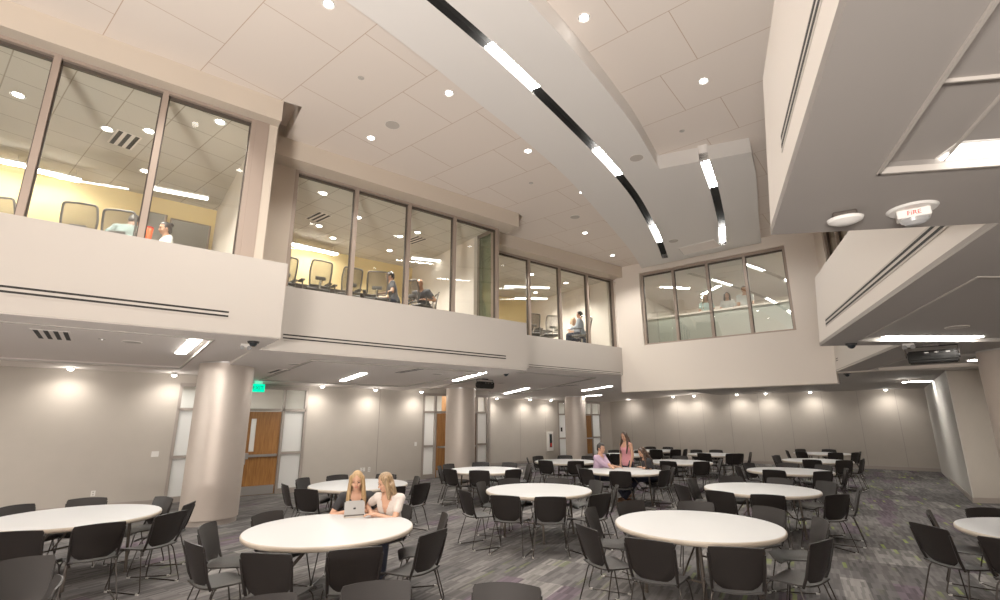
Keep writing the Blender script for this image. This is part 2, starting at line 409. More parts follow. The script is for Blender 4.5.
def slot_light(Sx, label, leds):
    t = thing('slot_light', label, 'light', (Sx[0].x, Sx[0].y, ZB))
    t0 = Vector((Sx[0].x, Sx[0].y))
    a, b = offset(Sx, .083), offset(Sx, -.083)
    bm = BM(); rows = []
    for p, q in zip(a, b):
        rows.append([bm.verts.new((v.x - t0.x, v.y - t0.y, z)) for v, z in ((p, .004), (p, .13), (q, .13), (q, .004))])
    for r0, r1 in zip(rows, rows[1:]):
        for k in range(3): bm.faces.new((r0[k], r0[k + 1], r1[k + 1], r1[k]))
    for r in (rows[0], rows[-1]): bm.faces.new(r)
    obj('channel', bm, M['slot'], t)
    # lamp panels, plus a glowing lip imitating their light on the channel's left side
    ln = [0]
    for p, q in zip(Sx, Sx[1:]): ln.append(ln[-1] + (q - p).length)
    def seg(s0, s1, w0, w1, z0, z1, steps=8):
        bm = BM(); pr = None
        for i in range(steps + 1):
            s = s0 + (s1 - s0) * i / steps
            k = max(j for j in range(len(ln)) if ln[j] <= s + 1e-6); k = min(k, len(ln) - 2)
            f = (s - ln[k]) / (ln[k + 1] - ln[k]); p = Sx[k].lerp(Sx[k + 1], f)
            d = (Sx[min(k + 2, len(Sx) - 1)] - Sx[k]).normalized(); nn = Vector((d.y, -d.x))
            c = [bm.verts.new((*(p + nn * w - t0), z)) for w, z in ((w0, z0), (w1, z0), (w1, z1), (w0, z1))]
            if pr:
                for j in range(4): bm.faces.new((pr[j], pr[(j + 1) % 4], c[(j + 1) % 4], c[j]))
            else: bm.faces.new(c)
            pr = c
        bm.faces.new(pr); return bm
    for s0, s1_ in leds:
        obj('led_panel', seg(s0, s1_, -.03, .072, .02, .05), M['led'], t)
        obj('glow_lip', seg(s0, s1_, -.0815, -.062, .006, .05), M['lamp_soft'], t)
    return t
def arclen(Sx, px, py):
    """length along the slot at the point nearest a measured spot"""
    q = at_z(px, py, ZB); best = None; acc = 0
    for a, b in zip(Sx, Sx[1:]):
        d = (a - Vector((q.x, q.y))).length
        if best is None or d < best[0]: best = (d, acc)
        acc += (b - a).length
    return best[1]
a = arclen
slot_light(S1, 'long curved black light slot running through the ceiling cloud', [(.4, 1.6), (3.6, 4.8), (6.8, 8.0), (a(S1, 491, 47.6), a(S1, 535, 90)), (a(S1, 597, 151), a(S1, 619, 175)), (a(S1, 652.5, 227), a(S1, 661, 243))])
slot_light(S2, 'short curved black light slot at the right end of the ceiling cloud', [(.18, a(S2, 714, 186)), (a(S2, 722, 228), a(S2, 724, 241) + .15)])

# --- left side, lower walls
UA = -14.
W1, W2, W3 = -15.0, -15.6, -18.2
corner = None
def inter(fr1, n1, fr2, n2):
    a, b = fr1.n, fr2.n; det = a.x * b.y - a.y * b.x
    return Vector(((n1 * b.y - n2 * a.y) / det, (a.x * n2 - b.x * n1) / det))
CB = inter(L, W3, B, 25.46)
uc = L.un(CB)[0]
DOORS = [(W1, [1.40, 2.08, 2.13, 3.0, 3.03, 3.92, 3.98, 4.60]), (W2, [8.75, 9.25, 9.32, 10.15, 10.18, 11.02, 11.08, 11.60]), (W3, [17.87, 18.45, 18.50, 19.40, 19.43, 20.33, 20.40, 21.08])]
DH = 2.84
struct('wall_left', wall_bm(L.p(UA, W1), L.p(4.63, W1), 0, 3.3, .2, [(1.40 - UA, 4.60 - UA, -.1, DH)]), M['taupe'])
struct('wall_left.001', wall_bm(L.p(8.74, W2), L.p(11.68, W2), 0, 3.3, .2, [(.01, 11.60 - 8.74, -.1, DH)]), M['taupe'])
struct('wall_left.003', wall_bm(L.p(4.62, W1), L.p(8.75, W2), 0, 3.3, .2), M['taupe'])
struct('wall_left.002', wall_bm(L.p(11.68, W3), L.p(uc + .1, W3), 0, 3.3, .2, [(17.87 - 11.68, 21.08 - 11.68, -.1, DH)]), M['taupe'])
bm = BM(); prism(bm, [L.p(11.60, W2), L.p(11.70, W2), L.p(11.70, W3), L.p(11.60, W3)], 0, 3.3)
struct('wall_left_return', bm, M['door_frame'])
# panel joints in the lower wall covering
for uu, nn in ((7.0, -15.345), (13.6, W3), (15.4, W3), (17.0, W3)):
    bm = BM(); prism(bm, [L.p(uu, nn + .004), L.p(uu + .012, nn + .004), L.p(uu + .012, nn - .01), L.p(uu, nn - .01)], .1, 2.95); struct('trim_left_joint', bm, M['door_frame'])
for a_, b_, nn in ((UA, 1.40, W1), (11.6, 11.65, W2), (11.7, 17.87, W3), (21.08, uc, W3)):
    bm = BM(); prism(bm, [L.p(a_, nn + .012), L.p(b_, nn + .012), L.p(b_, nn - .01), L.p(a_, nn - .01)], 0, .1); struct('baseboard_left', bm, M['door_frame'])

def lbox(bm, fr, u0, u1, n0, n1, z0, z1):
    prism(bm, [fr.p(u0, n0), fr.p(u1, n0), fr.p(u1, n1), fr.p(u0, n1)], z0, z1)
def door_unit(k, n, us):
    root = bpy.data.objects.new('door_%d' % k, None); C.objects.link(root); root['kind'] = 'structure'
    t = .035
    bm = BM(); a, b = n - .10, n + .02
    for u in (us[0] + t, us[1] + .02, us[6] - .02, us[7] - t): lbox(bm, L, u - t, u + t, a, b, 0, DH)
    lbox(bm, L, us[0], us[7], a, b, DH - .06, DH + .03)
    lbox(bm, L, us[0], us[7], a, b, 2.18, 2.25)
    lbox(bm, L, (us[3] + us[4]) / 2 - .02, (us[3] + us[4]) / 2 + .02, a, b, 2.2, DH)
    for i in (0, 6):
        lbox(bm, L, us[i], us[i + 1], a, b, 1.02, 1.09); lbox(bm, L, us[i], us[i + 1], a, b, 0, .13)
    obj('door_frame', bm, M['door_frame'], root)
    for i in (0, 6):
        for z0, z1 in ((.13, 1.02), (1.09, 2.18)):
            bm = BM(); lbox(bm, L, us[i] + .03, us[i + 1] - .03, n - .06, n - .045, z0, z1); obj('sidelight_pane', bm, M['frost'], root)
    for u0, u1 in ((us[0], us[1]), (us[1] + .03, (us[3] + us[4]) / 2), ((us[3] + us[4]) / 2, us[6] - .03), (us[6], us[7])):
        bm = BM(); v = [bm.verts.new((*L.p(u, n - .05), z)) for u, z in ((u0 + .03, 2.25), (u1 - .03, 2.25), (u1 - .03, DH - .06), (u0 + .03, DH - .06))]
        bm.faces.new(v); obj('transom_pane', bm, M['glass'], root)
    for i, side in ((2, 1), (4, -1)):
        u0, u1 = us[i] + .01, us[i + 1] - .005
        vx = (u0 + .12, u0 + .25) if side < 0 else (u1 - .25, u1 - .12)
        bm = wall_bm(L.p(u0, n - .01), L.p(u1, n - .01), .01, 2.17, .045, [(vx[0] - u0, vx[1] - u0, 1.12, 1.98)])
        leaf = obj('door_leaf', bm, M['wood'], root)
        bm = BM(); lbox(bm, L, vx[0], vx[1], n - .035, n - .025, 1.12, 1.98); obj('vision_panel', bm, M['frost'], leaf)
        bm = BM(); lbox(bm, L, u0 + .03, u1 - .03, n - .009, n + .001, .02, .24); obj('kick_plate', bm, M['steel'], leaf)
        bm = BM(); lbox(bm, L, u0 + .06, u1 - .06, n + .05, n + .09, .985, 1.045)
        e0 = (u0 + .02, u0 + .11) if side < 0 else (u1 - .11, u1 - .02)
        lbox(bm, L, e0[0], e0[1], n - .008, n + .10, .94, 1.09); e1 = (u1 - .10, u1 - .05) if side < 0 else (u0 + .05, u0 + .10)
        lbox(bm, L, e1[0], e1[1], n - .008, n + .09, .985, 1.045); obj('push_bar', bm, M['steel'], leaf)
        ue = u0 + .05 if side < 0 else u1 - .05
        bm = BM(); lbox(bm, L, ue - .018, ue + .018, n - .008, n + .012, .80, .93); obj('lock_plate', bm, M['steel'], leaf)
for k, (n, us) in enumerate(DOORS): door_unit(k + 1, n, us)
# corridor behind the doors
for i, (u0, u1, nf, nb) in enumerate(((-.5, 4.7, W1 - .2, W1 - 2.8), (8.0, 11.55, W2 - .2, W2 - 2.4), (16.5, 22.5, W3 - .2, W3 - 2.8))):
    struct('wall_corridor', wall_bm(L.p(u0, nb), L.p(u1, nb), 0, 2.95, .1), M['white'])
    bm = BM(); lbox(bm, L, u0 - .1, u0, nf, nb - .1, 0, 2.95); lbox(bm, L, u1, u1 + .1, nf, nb - .1, 0, 2.95); struct('wall_corridor_end', bm, M['white'])
    bm = BM(); lbox(bm, L, u0 - .1, u1 + .1, nf, nb - .1, 2.95, 3.05); struct('ceiling_corridor', bm, M['white'])
    for q in range(3):
        uu = u0 + (u1 - u0) * (q + .5) / 3
        bm = BM(); lbox(bm, L, uu - .08, uu + .08, (nf + nb) / 2 - .6, (nf + nb) / 2 + .6, 2.915, 2.948)
        tag(obj('corridor_ceiling_light', bm, M['lamp_soft']), 'bright linear corridor ceiling lights seen through the door transoms', 'light', 'corridor lights behind the door transoms')
    c = L.p((u0 + u1) / 2, (nf + nb) / 2); light('corridor_lamp', 'AREA', (c.x, c.y, 2.88), 46, 3, sy=1.2, col=(1, .97, .93), target=(c.x, c.y, 0))
bm = BM(); lbox(bm, L, 10.3, 10.34, W2 - 1.3, W2 - .35, .0, 2.9); struct('wall_corridor_wood', bm, M['wood'])

# --- left balconies: fascia, ledge, soffit, window wall
FN = [-7.65, -9.0, -10.3]; UE = [-14., 1.87, 7.86, 13.14]; SB = [3.08, 3.08, 3.33]
for i in range(3):
    n, u0, u1 = FN[i], UE[i] - (0 if i == 0 else .15), UE[i + 1]
    bm = BM(); lbox(bm, L, u0, u1, n, n - .2, SB[i] + .012, ZF); struct('wall_left_balcony', bm, M['fascia'])
    bm = BM(); lbox(bm, L, u0, u1 + .0, n - .2, n - .6, ZF - .12, ZF - .002)
    if i < 2: lbox(bm, L, u1 - .2, u1, n - .2, FN[i + 1] - .4, SB[i] + .012, ZF)
    struct('trim_balcony_ledge', bm, M['fascia'])
# soffits
holes1 = [L.p(-12, -13.4), L.p(1.20, -13.4), L.p(1.10, -8.25), L.p(-12, -8.25)]
o = holed('ceiling_left_soffit', [L.p(UA, -7.66), L.p(1.87, -7.66), L.p(1.95, -15.2), L.p(UA, -15.2)], [holes1], ZS, ZS + .05, M['soffit']); o['kind'] = 'structure'
bm = BM(); lbox(bm, L, -12.2, 1.4, -8.1, -13.6, ZS + .05, ZS + .09); struct('ceiling_left_tray', bm, M['soffit'])
def lip(pts, z, m='fascia', w=.035, closed=True, name='trim_tray_lip'):
    """thin raised lip along a tray edge"""
    bm = BM()
    for a, b in zip(pts, (pts[1:] + pts[:1]) if closed else pts[1:]):
        a, b = Vector(a[:2]), Vector(b[:2]); d = (b - a).normalized(); q = Vector((-d.y, d.x)) * w / 2
        prism(bm, [a - q - d * w / 2, b - q + d * w / 2, b + q + d * w / 2, a + q - d * w / 2], z - .012, z + .02)
    struct(name, bm, M[m])
lip(holes1, ZS)
z2 = lambda n: 3.08 + (n + 9.0) * (.18 / 6.6)
z3 = lambda n: 3.33 + (n + 10.3) * (.43 / 7.9)
def sloped(name, pts, zf, m):
    bm = BM(); z = [zf(L.un(p)[1]) for p in pts]; prism(bm, pts, z, [q + .06 for q in z]); return struct(name, bm, m)
sloped('ceiling_left_soffit', [L.p(1.80, -9.01), L.p(7.86, -9.01), L.p(7.86, -15.8), L.p(1.90, -15.8)], z2, M['soffit'])
CC = L.p(13.14, -10.3)                                  # where the third balcony meets the back wall
sloped('ceiling_left_soffit', [L.p(7.80, -10.31), CC, B.p(7.0, 25.7), L.p(uc + .3, -18.4), L.p(7.80, -18.4)], z3, M['soffit'])
bm = BM(); q = [L.p(7.78, -9.1), L.p(7.85, -9.1), L.p(7.85, -15.8), L.p(7.78, -15.8)]; prism(bm, q, [z2(-9.1) + .01] * 2 + [z2(-15.8) + .01] * 2, 3.42); struct('ceiling_soffit_step', bm, M['soffit'])
def tray_trim(pts, zf):
    bm = BM()
    for a, b in zip(pts, pts[1:] + pts[:1]):
        a, b = Vector(a), Vector(b); d = (b - a).normalized(); q = Vector((-d.y, d.x)) * .02
        P4 = [a - q, b - q, b + q, a + q]; z = [zf(L.un(p)[1]) for p in P4]
        prism(bm, P4, [v - .03 for v in z], [v + .01 for v in z])
    struct('trim_tray_lip', bm, M['fascia'])
tray_trim([L.p(3.0, -13.9), L.p(7.1, -13.9), L.p(7.1, -9.7), L.p(3.0, -9.7)], z2)
tray_trim([L.p(9.0, -16.2), L.p(13.6, -16.2), L.p(12.6, -11.0), L.p(9.0, -11.0)], z3)

WN = [-7.98, -9.25, -10.55]
WU = [[-7.18, -5.98, -4.78, -3.58, -2.37, -1.17, .03, 1.22], [2.25, 3.47, 4.69, 5.88, 7.14], [8.05, 9.35, 10.62, 11.89, 13.16]]
def window_unit(name, fr, us, n, z0, z1, gm, bw=.037, front=1, dep=.12):
    root = bpy.data.objects.new(name, None); C.objects.link(root); root['kind'] = 'structure'
    bm = BM(); a, b = n - dep * front, n + .02 * front
    lbox(bm, fr, us[0] - bw, us[-1] + bw, a, b, z1 - .075, z1); lbox(bm, fr, us[0] - bw, us[-1] + bw, a, b, z0, z0 + .055)
    for u in (us[0], us[-1]): lbox(bm, fr, u - bw, u + bw, a, b, z0 + .055, z1 - .075)
    obj('window_frame', bm, M['bronze'], root)
    bm = BM(); c = n - dep * .75 * front; e = n - .035 * front
    for u0, u1 in zip(us, us[1:]):
        for q in (u0 + bw, u1 - bw - .018): lbox(bm, fr, q, q + .018, c, e, z0 + .055, z1 - .075)
        lbox(bm, fr, u0 + bw, u1 - bw, c, e, z1 - .12, z1 - .075)
    obj('glazing_bead', bm, M['bronze_dark'], root)
    for u in us[1:-1]:
        bm = BM(); lbox(bm, fr, u - bw, u + bw, a, b, z0 + .055, z1 - .075); obj('mullion', bm, M['bronze'], root)
    for u0, u1 in zip(us, us[1:]):
        bm = BM(); v = [bm.verts.new((*fr.p(u, n - .06 * front), z)) for u, z in ((u0 + bw, z0 + .05), (u1 - bw, z0 + .05), (u1 - bw, z1 - .07), (u0 + bw, z1 - .07))]
        bm.faces.new(v); obj('window_pane', bm, gm, root)
    return root
ZW = 6.66
for i in range(3): window_unit('window_%d' % (i + 1), L, WU[i], WN[i], ZF - .05, ZW, M['glass'])
# green glass return at the corner of the middle room
root = bpy.data.objects.new('window_4', None); C.objects.link(root); root['kind'] = 'structure'
bm = BM(); lbox(bm, L, 7.10, 7.17, -10.0, -10.07, ZF - .1, ZW); lbox(bm, L, 7.10, 7.17, -9.37, -10.07, ZW - .08, ZW); lbox(bm, L, 7.10, 7.17, -9.37, -9.45, ZF - .1, ZW)
obj('window_frame', bm, M['bronze'], root)
bm = BM(); bm.faces.new([bm.verts.new((*L.p(7.135, n), z)) for n, z in ((-9.4, ZF - .1), (-10.05, ZF - .1), (-10.05, ZW), (-9.4, ZW))]); obj('window_pane', bm, M['glass_green'], root)
# headers above the windows and solid wall beside them
HN, HE = [-7.75, -8.84, -10.13], [1.57, 7.52, 13.2]
for i in range(3):
    u0 = UA if i == 0 else HE[i - 1] - .3
    bm = BM(); lbox(bm, L, u0, HE[i], HN[i], WN[i] - .15, 6.63, ZC); struct('wall_left_header', bm, M['header'])
bm = BM(); lbox(bm, L, 1.25, 1.57, WN[0] + .02, WN[0] - .12, ZF - .05, 6.64); lbox(bm, L, 1.45, 1.57, WN[0] - .1, -9.4, ZF - .05, ZC); lbox(bm, L, UA, -7.2, WN[0] + .02, WN[0] - .12, ZF - .05, 6.64)
struct('wall_left_upper', bm, M['header'])
bm = BM(); lbox(bm, L, 1.55, 2.22, WN[1] + .03, WN[1] - .12, ZF - .05, ZC); lbox(bm, L, 7.18, 8.02, WN[2] + .02, WN[2] - .12, ZF - .05, ZC); struct('wall_left_upper.001', bm, M['header'])
bm = BM(); lbox(bm, L, 1.25, 1.44, WN[0] + .03, WN[0] + .005, ZF - .05, ZW); struct('trim_window_jamb', bm, M['bronze'])
# upper meeting rooms
def room(fr, u0, u1, nf, nb, back, name, cm=None, nr=None):
    s = 1 if nb > nf else -1
    bm = BM(); lbox(bm, fr, u0, u1, nb, nb + .1 * s, ZR, ZRC + .05); struct('wall_back_' + name, bm, back)
    bm = BM(); lbox(bm, fr, u0 - .1, u0, nf, nb, ZR, ZRC + .05); struct('wall_left_' + name, bm, M['cream'])
    bm = BM(); lbox(bm, fr, u1, u1 + .1, nf if nr is None else nr, nb, ZR, ZRC + .05); struct('wall_right_' + name, bm, M['cream'])
    bm = BM(); lbox(bm, fr, u0, u1, nf, nb, ZR - .1, ZR); struct('floor_' + name, bm, M['carpet_room'])
    bm = BM(); lbox(bm, fr, u0, u1, nf, nb, ZRC, ZRC + .06); struct('ceiling_' + name, bm, cm or M['room_tile'])
room(L, -7.5, 1.35, -8.1, -12.25, M['yellow'], 'meeting_room')
room(L, 1.60, 7.0, -9.37, -13.45, M['yellow'], 'conference_room', nr=-10.05)
room(L, 7.3, 13.0, -10.67, -14.6, M['yellow'], 'office_room')

# --- back: upper wall with window, beam, lower wall
A3 = Vector((8.51, 12.58))
u_hi = B.un(CC)[0] + .1
P0, P1 = B.p(u_hi, 15.14), B.p(-4, 15.14)
BW = [2.07, 3.12, 4.18, 5.23, 6.27]
uA3 = B.un(A3)[0]
struct('wall_back_upper', wall_bm(P0, B.p(uA3, 15.14), 2.8, ZC, .25, [(u_hi - 6.31, u_hi - 2.03, 4.25, 6.66)]), M['cream'])
struct('wall_back_upper.001', wall_bm(B.p(uA3, 15.14), P1, ZS - .02, ZC, .25), M['cream'])
bm = BM(); prism(bm, [B.p(u_hi, 15.38), B.p(uA3, 15.38), B.p(uA3, 15.6), B.p(u_hi, 15.6)], 2.8, ZS); struct('wall_back_beam', bm, M['cream'])
window_unit('window_5', B, BW, 15.24, 4.25, 6.66, M['glass_back'], bw=.035, front=-1)
bm = BM(); lbox(bm, B, 1.2, 7.3, 17.0, 17.06, ZR, 5.43); struct('wall_gallery_parapet', bm, M['panelgreen'])
bm = BM(); lbox(bm, B, 1.2, 7.3, 16.96, 17.1, 5.43, 5.49); struct('trim_parapet_cap', bm, M['cream'])
room(B, 1.0, 7.4, 15.4, 21.5, M['cream'], 'gallery', M['soffit'])
ZG = ZR + .48
bm = BM(); lbox(bm, B, 1.0, 7.4, 17.06, 21.5, ZR, ZG); struct('floor_gallery_tier', bm, M['carpet_room'])
BWN = 25.46
struct('wall_back', wall_bm(CB, B.p(-3.5, BWN), 0, 3.3, .2), M['taupe'])
for k in range(11):
    uu = 11.6 - k * 1.25
    bm = BM(); lbox(bm, B, uu, uu + .02, BWN - .004, BWN + .02, .1, 3.05); struct('trim_back_joint', bm, M['door_frame'])
bm = BM(); lbox(bm, B, 12.9, -3.2, BWN - .015, BWN + .02, 0, .12); struct('baseboard_back', bm, M['door_frame'])
# --- right: soffits, fascias, columns, walls
A1, B1, A2, B2 = Vector((1.78, 3.04)), Vector((3.09, 2.85)), Vector((5.25, 8.05)), Vector((6.53, 7.97))
tr1 = [Vector((1.86, 2.20)), Vector((1.86, 2.20)) - R.u * 5, Vector((4.86, 1.75)) - R.u * 5, Vector((4.86, 1.75))]
tr2 = [Vector((5.505, 7.50)), Vector((5.44, 7.34)) - R.u * 3.6, Vector((8.6, 7.45)) - R.u * 3.6, Vector((8.665, 7.61))]
tr3 = [Vector((9.0, 12.05)), Vector((9.0, 12.05)) - R.u * 3.0, Vector((11.2, 11.95)) - R.u * 3.0, Vector((11.2, 11.95))]
zl = ZS
o = holed('ceiling_right_soffit', [A1 - R.u * 11, A1, B1, A2, B2, A3, B.p(uA3 - .02, 15.3), B.p(u_hi, 15.3), B.p(u_hi - .15, 25.7), B.p(-6, 25.7), (20, 10), (10, -9)], [tr1, tr2, tr3], zl, zl + .05, M['soffit_dimmed']); o['kind'] = 'structure'
for q in (tr1, tr2, tr3):
    c = sum(q, Vector((0, 0))) / 4
    bm = BM(); prism(bm, [c + (p - c) * 1.12 for p in q], zl + .05, zl + .09); struct('ceiling_right_tray', bm, M['soffit_dimmed'])
    lip(q, zl, w=.014)
g = at_z(942, 160, ZS + .05); gb = Vector((g.x, g.y))
bm = BM(); pa, pb = gb, gb - R.u * 3.5; w = R.n * .004
prism(bm, [pa - w, pb - w, pb + w, pa + w], ZS + .035, ZS + .052); pa2 = gb - R.u * .75 - R.n * .3; pb2 = pa2 + Vector((2.5, -.37)); w2 = R.u * .004
prism(bm, [pa2 - w2, pb2 - w2, pb2 + w2, pa2 + w2], ZS + .035, ZS + .052); struct('trim_tray_grid', bm, M['fascia'])
LEAN = R.n * .085
for i, (P, Q) in enumerate(((A1 - R.u * 11, A1), (B1 - R.u * .1, A2), (B2 - R.u * .1, A3 + R.u * .15))):
    bm = BM(); th = R.n * .2
    v = [bm.verts.new((*p, z)) for p, z in ((P, ZS + .012), (Q, ZS + .012), (Q + th, ZS + .012), (P + th, ZS + .012), (P + LEAN, ZF), (Q + LEAN, ZF), (Q + LEAN + th, ZF), (P + LEAN + th, ZF))]
    for f in ((0, 1, 2, 3), (4, 5, 6, 7), (0, 1, 5, 4), (1, 2, 6, 5), (2, 3, 7, 6), (3, 0, 4, 7)): bm.faces.new([v[k] for k in f])
    struct('wall_right_balcony', bm, M['fascia_lit'])
for P, Q in ((A1, B1), (A2, B2)): struct('wall_right_balcony_end', wall_bm(Q + Vector((.2, -.06)), P + R.n * .12 + Vector((0, -.06)), ZS + .05, ZF, .06), M['fascia'])
bm = BM(); prism(bm, [A1 - R.u * 11 + R.n * .2, A1 + R.n * .2, B1 + R.n * .2, A2 + R.n * .2, B2 + R.n * .2, A3 + R.n * .2, A3 + R.n * 5, (10, -6)], ZR - .1, ZR); struct('floor_right_upper', bm, M['carpet_room'])
# upper right window walls, set back behind the balcony fronts
for i, (P, Q, m) in enumerate(((A1 - R.u * 8, A1, 6), (B1, A2, 4), (B2, A3, 4))):
    n = R.un(P)[1] + (1.05, 2.5, .06)[i]; ua, ub = R.un(P)[0], R.un(Q)[0] - .05
    us = [ub - .5 - (ub - ua - .9) * k / m for k in range(m, -1, -1)]
    if i == 2: us = [ub - .83 - 1.05 * k for k in range(m, -1, -1)]
    struct('wall_right_upper', wall_bm(R.p(ub + .3, n), R.p(ua, n), ZF - .1, ZC, .15, [(ub + .3 - us[-1] - .04, ub + .3 - us[0] + .04, ZF - .05, ZW)]), M['cream'])
    window_unit('window_%d' % (6 + i), R, us, n + .05, ZF - .05, ZW, M['glass'], front=-1)
    room(R, ua, ub, n + .16, n + 4, M['cream'], 'right_room')
    c = R.p((ua + ub) / 2, n + 2); light('room_fill', 'SPOT', (c.x, c.y, ZRC - .05), 260, .06, target=(c.x, c.y, 0), spot=140)

# right lower walls
GA, GB = Vector((14.3, 16.6)), Vector((11.09, 12.36))
struct('wall_right_return', wall_bm(GA + (GA - GB).normalized() * 3.2, GB, 0, 3.1, .015), M['grey_wall'])
struct("wall_right", wall_bm(GB, GB + Vector((5, -.78)), 0, 3.1, .01), M['taupe'])
bm = BM(); d_ = (GA - GB).normalized(); q_ = Vector((-d_.y, d_.x)) * .015
prism(bm, [GB - q_ * 0, GA, GA + q_, GB + q_], 0, .12); prism(bm, [GB + Vector((0, -.015)), GB + Vector((5, -.795)), GB + Vector((5, -.78)), GB], 0, .12); struct('baseboard_right', bm, M['door_frame'])
GC = GB + Vector((3.2, -.5))
struct('wall_right.001', wall_bm(GC, GC - R.u * 23, 0, 3.1, .2), M['taupe'])
# closing walls behind the viewer
struct('wall_rear', wall_bm((10, -8.5), (-20.5, -8.5), 0, ZC, -.2), M['cream'])
struct('wall_rear_left', wall_bm((-20.5, -8.5), (-20.5, 6), 0, ZC, .2), M['cream'])

# --- round metal-clad columns
def column(c, r, z1, label=''):
    root = bpy.data.objects.new('column', None); C.objects.link(root); root.location = (c[0], c[1], 0); root['kind'] = 'structure'
    bm = BM(); lathe(bm, [(0, .1), (r, .1), (r, z1 - .03), (0, z1 - .03)], 64); obj('cladding', bm, M['column'], root, smooth=True)
    bm = BM(); lathe(bm, [(0, 0), (r - .02, 0), (r - .02, .1), (0, .1)], 48); obj('plinth', bm, M['door_frame'], root, smooth=True)
    bm = BM(); lathe(bm, [(r - .03, z1 - .03), (r - .005, z1 - .028), (r - .005, z1), (r - .03, z1)], 48); obj('shadow_gap', bm, M['steel'], root, smooth=True)
    return root
column((-5.72, 10.38), .515, ZS)
column((-1.30, 16.55), .48, z2(L.un((-1.3, 16.55))[1]))
column((3.50, 23.6), .475, z3(L.un((3.5, 23.6))[1]))
column((8.92, 8.52), .5, ZS)

# ================================================================== FIXTURES
def at_slope(px, py, zf):
    z = 3.0
    for _ in range(8):
        p = at_z(px, py, z); z = zf(L.un(p)[1])
    return at_z(px, py, z)
def downlight(p, label, r=.072, lens='bulb', power=0, cone=125, name='recessed_downlight', group=None):
    t = thing(name, label, 'downlight', p, 0, group)
    bm = BM(); lathe(bm, [(r * .78, .0), (r, .0), (r * 1.08, -.008), (r * 1.12, 0.0), (r * 1.12, .004), (r * .78, .004)], 28); obj('trim_ring', bm, M['white'], t, smooth=True)
    bm = BM(); lathe(bm, [(0, -.002), (r * .8, -.002), (r * .8, .003), (0, .003)], 24); obj('lens', bm, M[lens], t)
    if power: light('downlight_or_fill', 'SPOT', (p[0], p[1], p[2] - .04), power, .05, target=(p[0], p[1], 0), spot=cone, blend=.8)
    return t
DL = [((328.5, 4), 'downlight nearest the upper left corner of the hall ceiling, at the picture top'), ((584, 17.5), 'bright downlight just right of the curved ceiling cloud, nearest one'),
      ((703.5, 81), 'downlight in the tiles between the ceiling cloud and the right balcony'), ((449, 93), 'downlight left of the first lit panel of the curved slot'),
      ((371, 138), 'downlight beside the round speaker, above the conference room window'), ((528, 151), 'downlight left of the cloud, third from the front in its row'),
      ((582.5, 192), 'downlight almost touching the left edge of the ceiling cloud'), ((585, 233), 'small far downlight above the third window on the left'), ((612.5, 255.5), 'farthest hall downlight near the back wall corner')]
for (px, py), lb in DL: downlight(at_z(px, py, ZC), lb, power=280, cone=60 if px in (584, 582.5) else 125)
for q in ((-6, -3.5), (-2, -3.5), (2, -6.5), (-1.5, -9.5), (.5, -1.3), (-2.2, -1.0), (-6.5, -8.5), (-6.5, -.5)):  # added unseen spots without fixtures, filling the hall from out of view
    p = T.p(q[0], q[1]); light('downlight_or_fill', 'SPOT', (p.x, p.y, ZC - .05), 280, .05, target=(p.x, p.y, 0), spot=125, blend=.8)
def disc_speaker(p, label, r=.13):
    t = thing('ceiling_speaker', label, 'speaker', p)
    bm = BM(); lathe(bm, [(r * .93, 0), (r, -.006), (r, .003), (r * .93, .003)], 32); obj('bezel', bm, M['soffit'], t, smooth=True)
    bm = BM(); lathe(bm, [(0, -.005), (r * .94, -.005), (r * .94, .002), (0, .002)], 32); obj('grille', bm, M['spk_grille'], t)
for px, py, z, lb in ((392.5, 125, ZC, 'round flush speaker in the tiles above the conference room window'), (575, 217, ZC, 'round flush speaker in the tiles near the far left window'),
                      (636.5, 158, ZB, 'round flush speaker in the ceiling cloud near its inner corner'), (673.5, 241, ZB, 'round flush speaker at the far end of the ceiling cloud'),
                      (132, 342, ZS + .05, 'round flush speaker in the tray under the left balcony')):
    disc_speaker(at_z(px, py, z), lb)
for px, py, lb in ((294, 364, 'round flush speaker under the middle balcony, near the exit door'), (437, 374, 'round flush speaker under the middle balcony, before the second column')): disc_speaker(at_slope(px, py, z2), lb)
for px, py, lb in ((501, 383, 'round flush speaker under the far balcony, right of the black speaker'), (577, 388.5, 'round flush speaker under the far balcony, above the third column')): disc_speaker(at_slope(px, py, z3), lb)
disc_speaker(at_z(957, 327, ZS + .05), 'round flush speaker in the tray under the right balcony')
def sprinkler(p, label):
    t = thing('sprinkler_head', label, 'sprinkler', p)
    bm = BM(); lathe(bm, [(0, -.004), (.045, -.004), (.05, .002), (0, .002)], 20); obj('cover_plate', bm, M['spk_grille'], t)
    bm = BM(); lathe(bm, [(0, -.02), (.012, -.02), (.012, -.003), (0, -.003)], 10); obj('head', bm, M['steel'], t)
for px, py, z, lb in ((361, 78, ZC, 'small sprinkler in the front left ceiling tiles'), (531, 183, ZC, 'small sprinkler in the tiles left of the cloud, farther one'), (682, 131, ZC, 'small sprinkler in the tiles right of the cloud'),
                      (102, 339, ZS + .05, 'small sprinkler under the left balcony beside the round speaker')): sprinkler(at_z(px, py, z), lb)
pts = [at_z(px, py, ZB) for px, py in ((678, 248), (714, 239.5), (722, 246), (684, 255))]
c = sum(pts, Vector()) / 4
t = thing('access_hatch', 'pale rectangular access hatch at the far end of the ceiling cloud', 'hatch', c)
bm = BM(); prism(bm, [(p - c) for p in pts], -.005, .001); obj('hatch_panel', bm, M['soffit'], t)
bm = BM(); pl = [p - c for p in pts]
for a_, b_ in zip(pl, pl[1:] + pl[:1]): tube(bm, [(a_.x, a_.y, -.004), (b_.x, b_.y, -.004)], .012, 6)
obj('hatch_rim', bm, M['slab'], t)

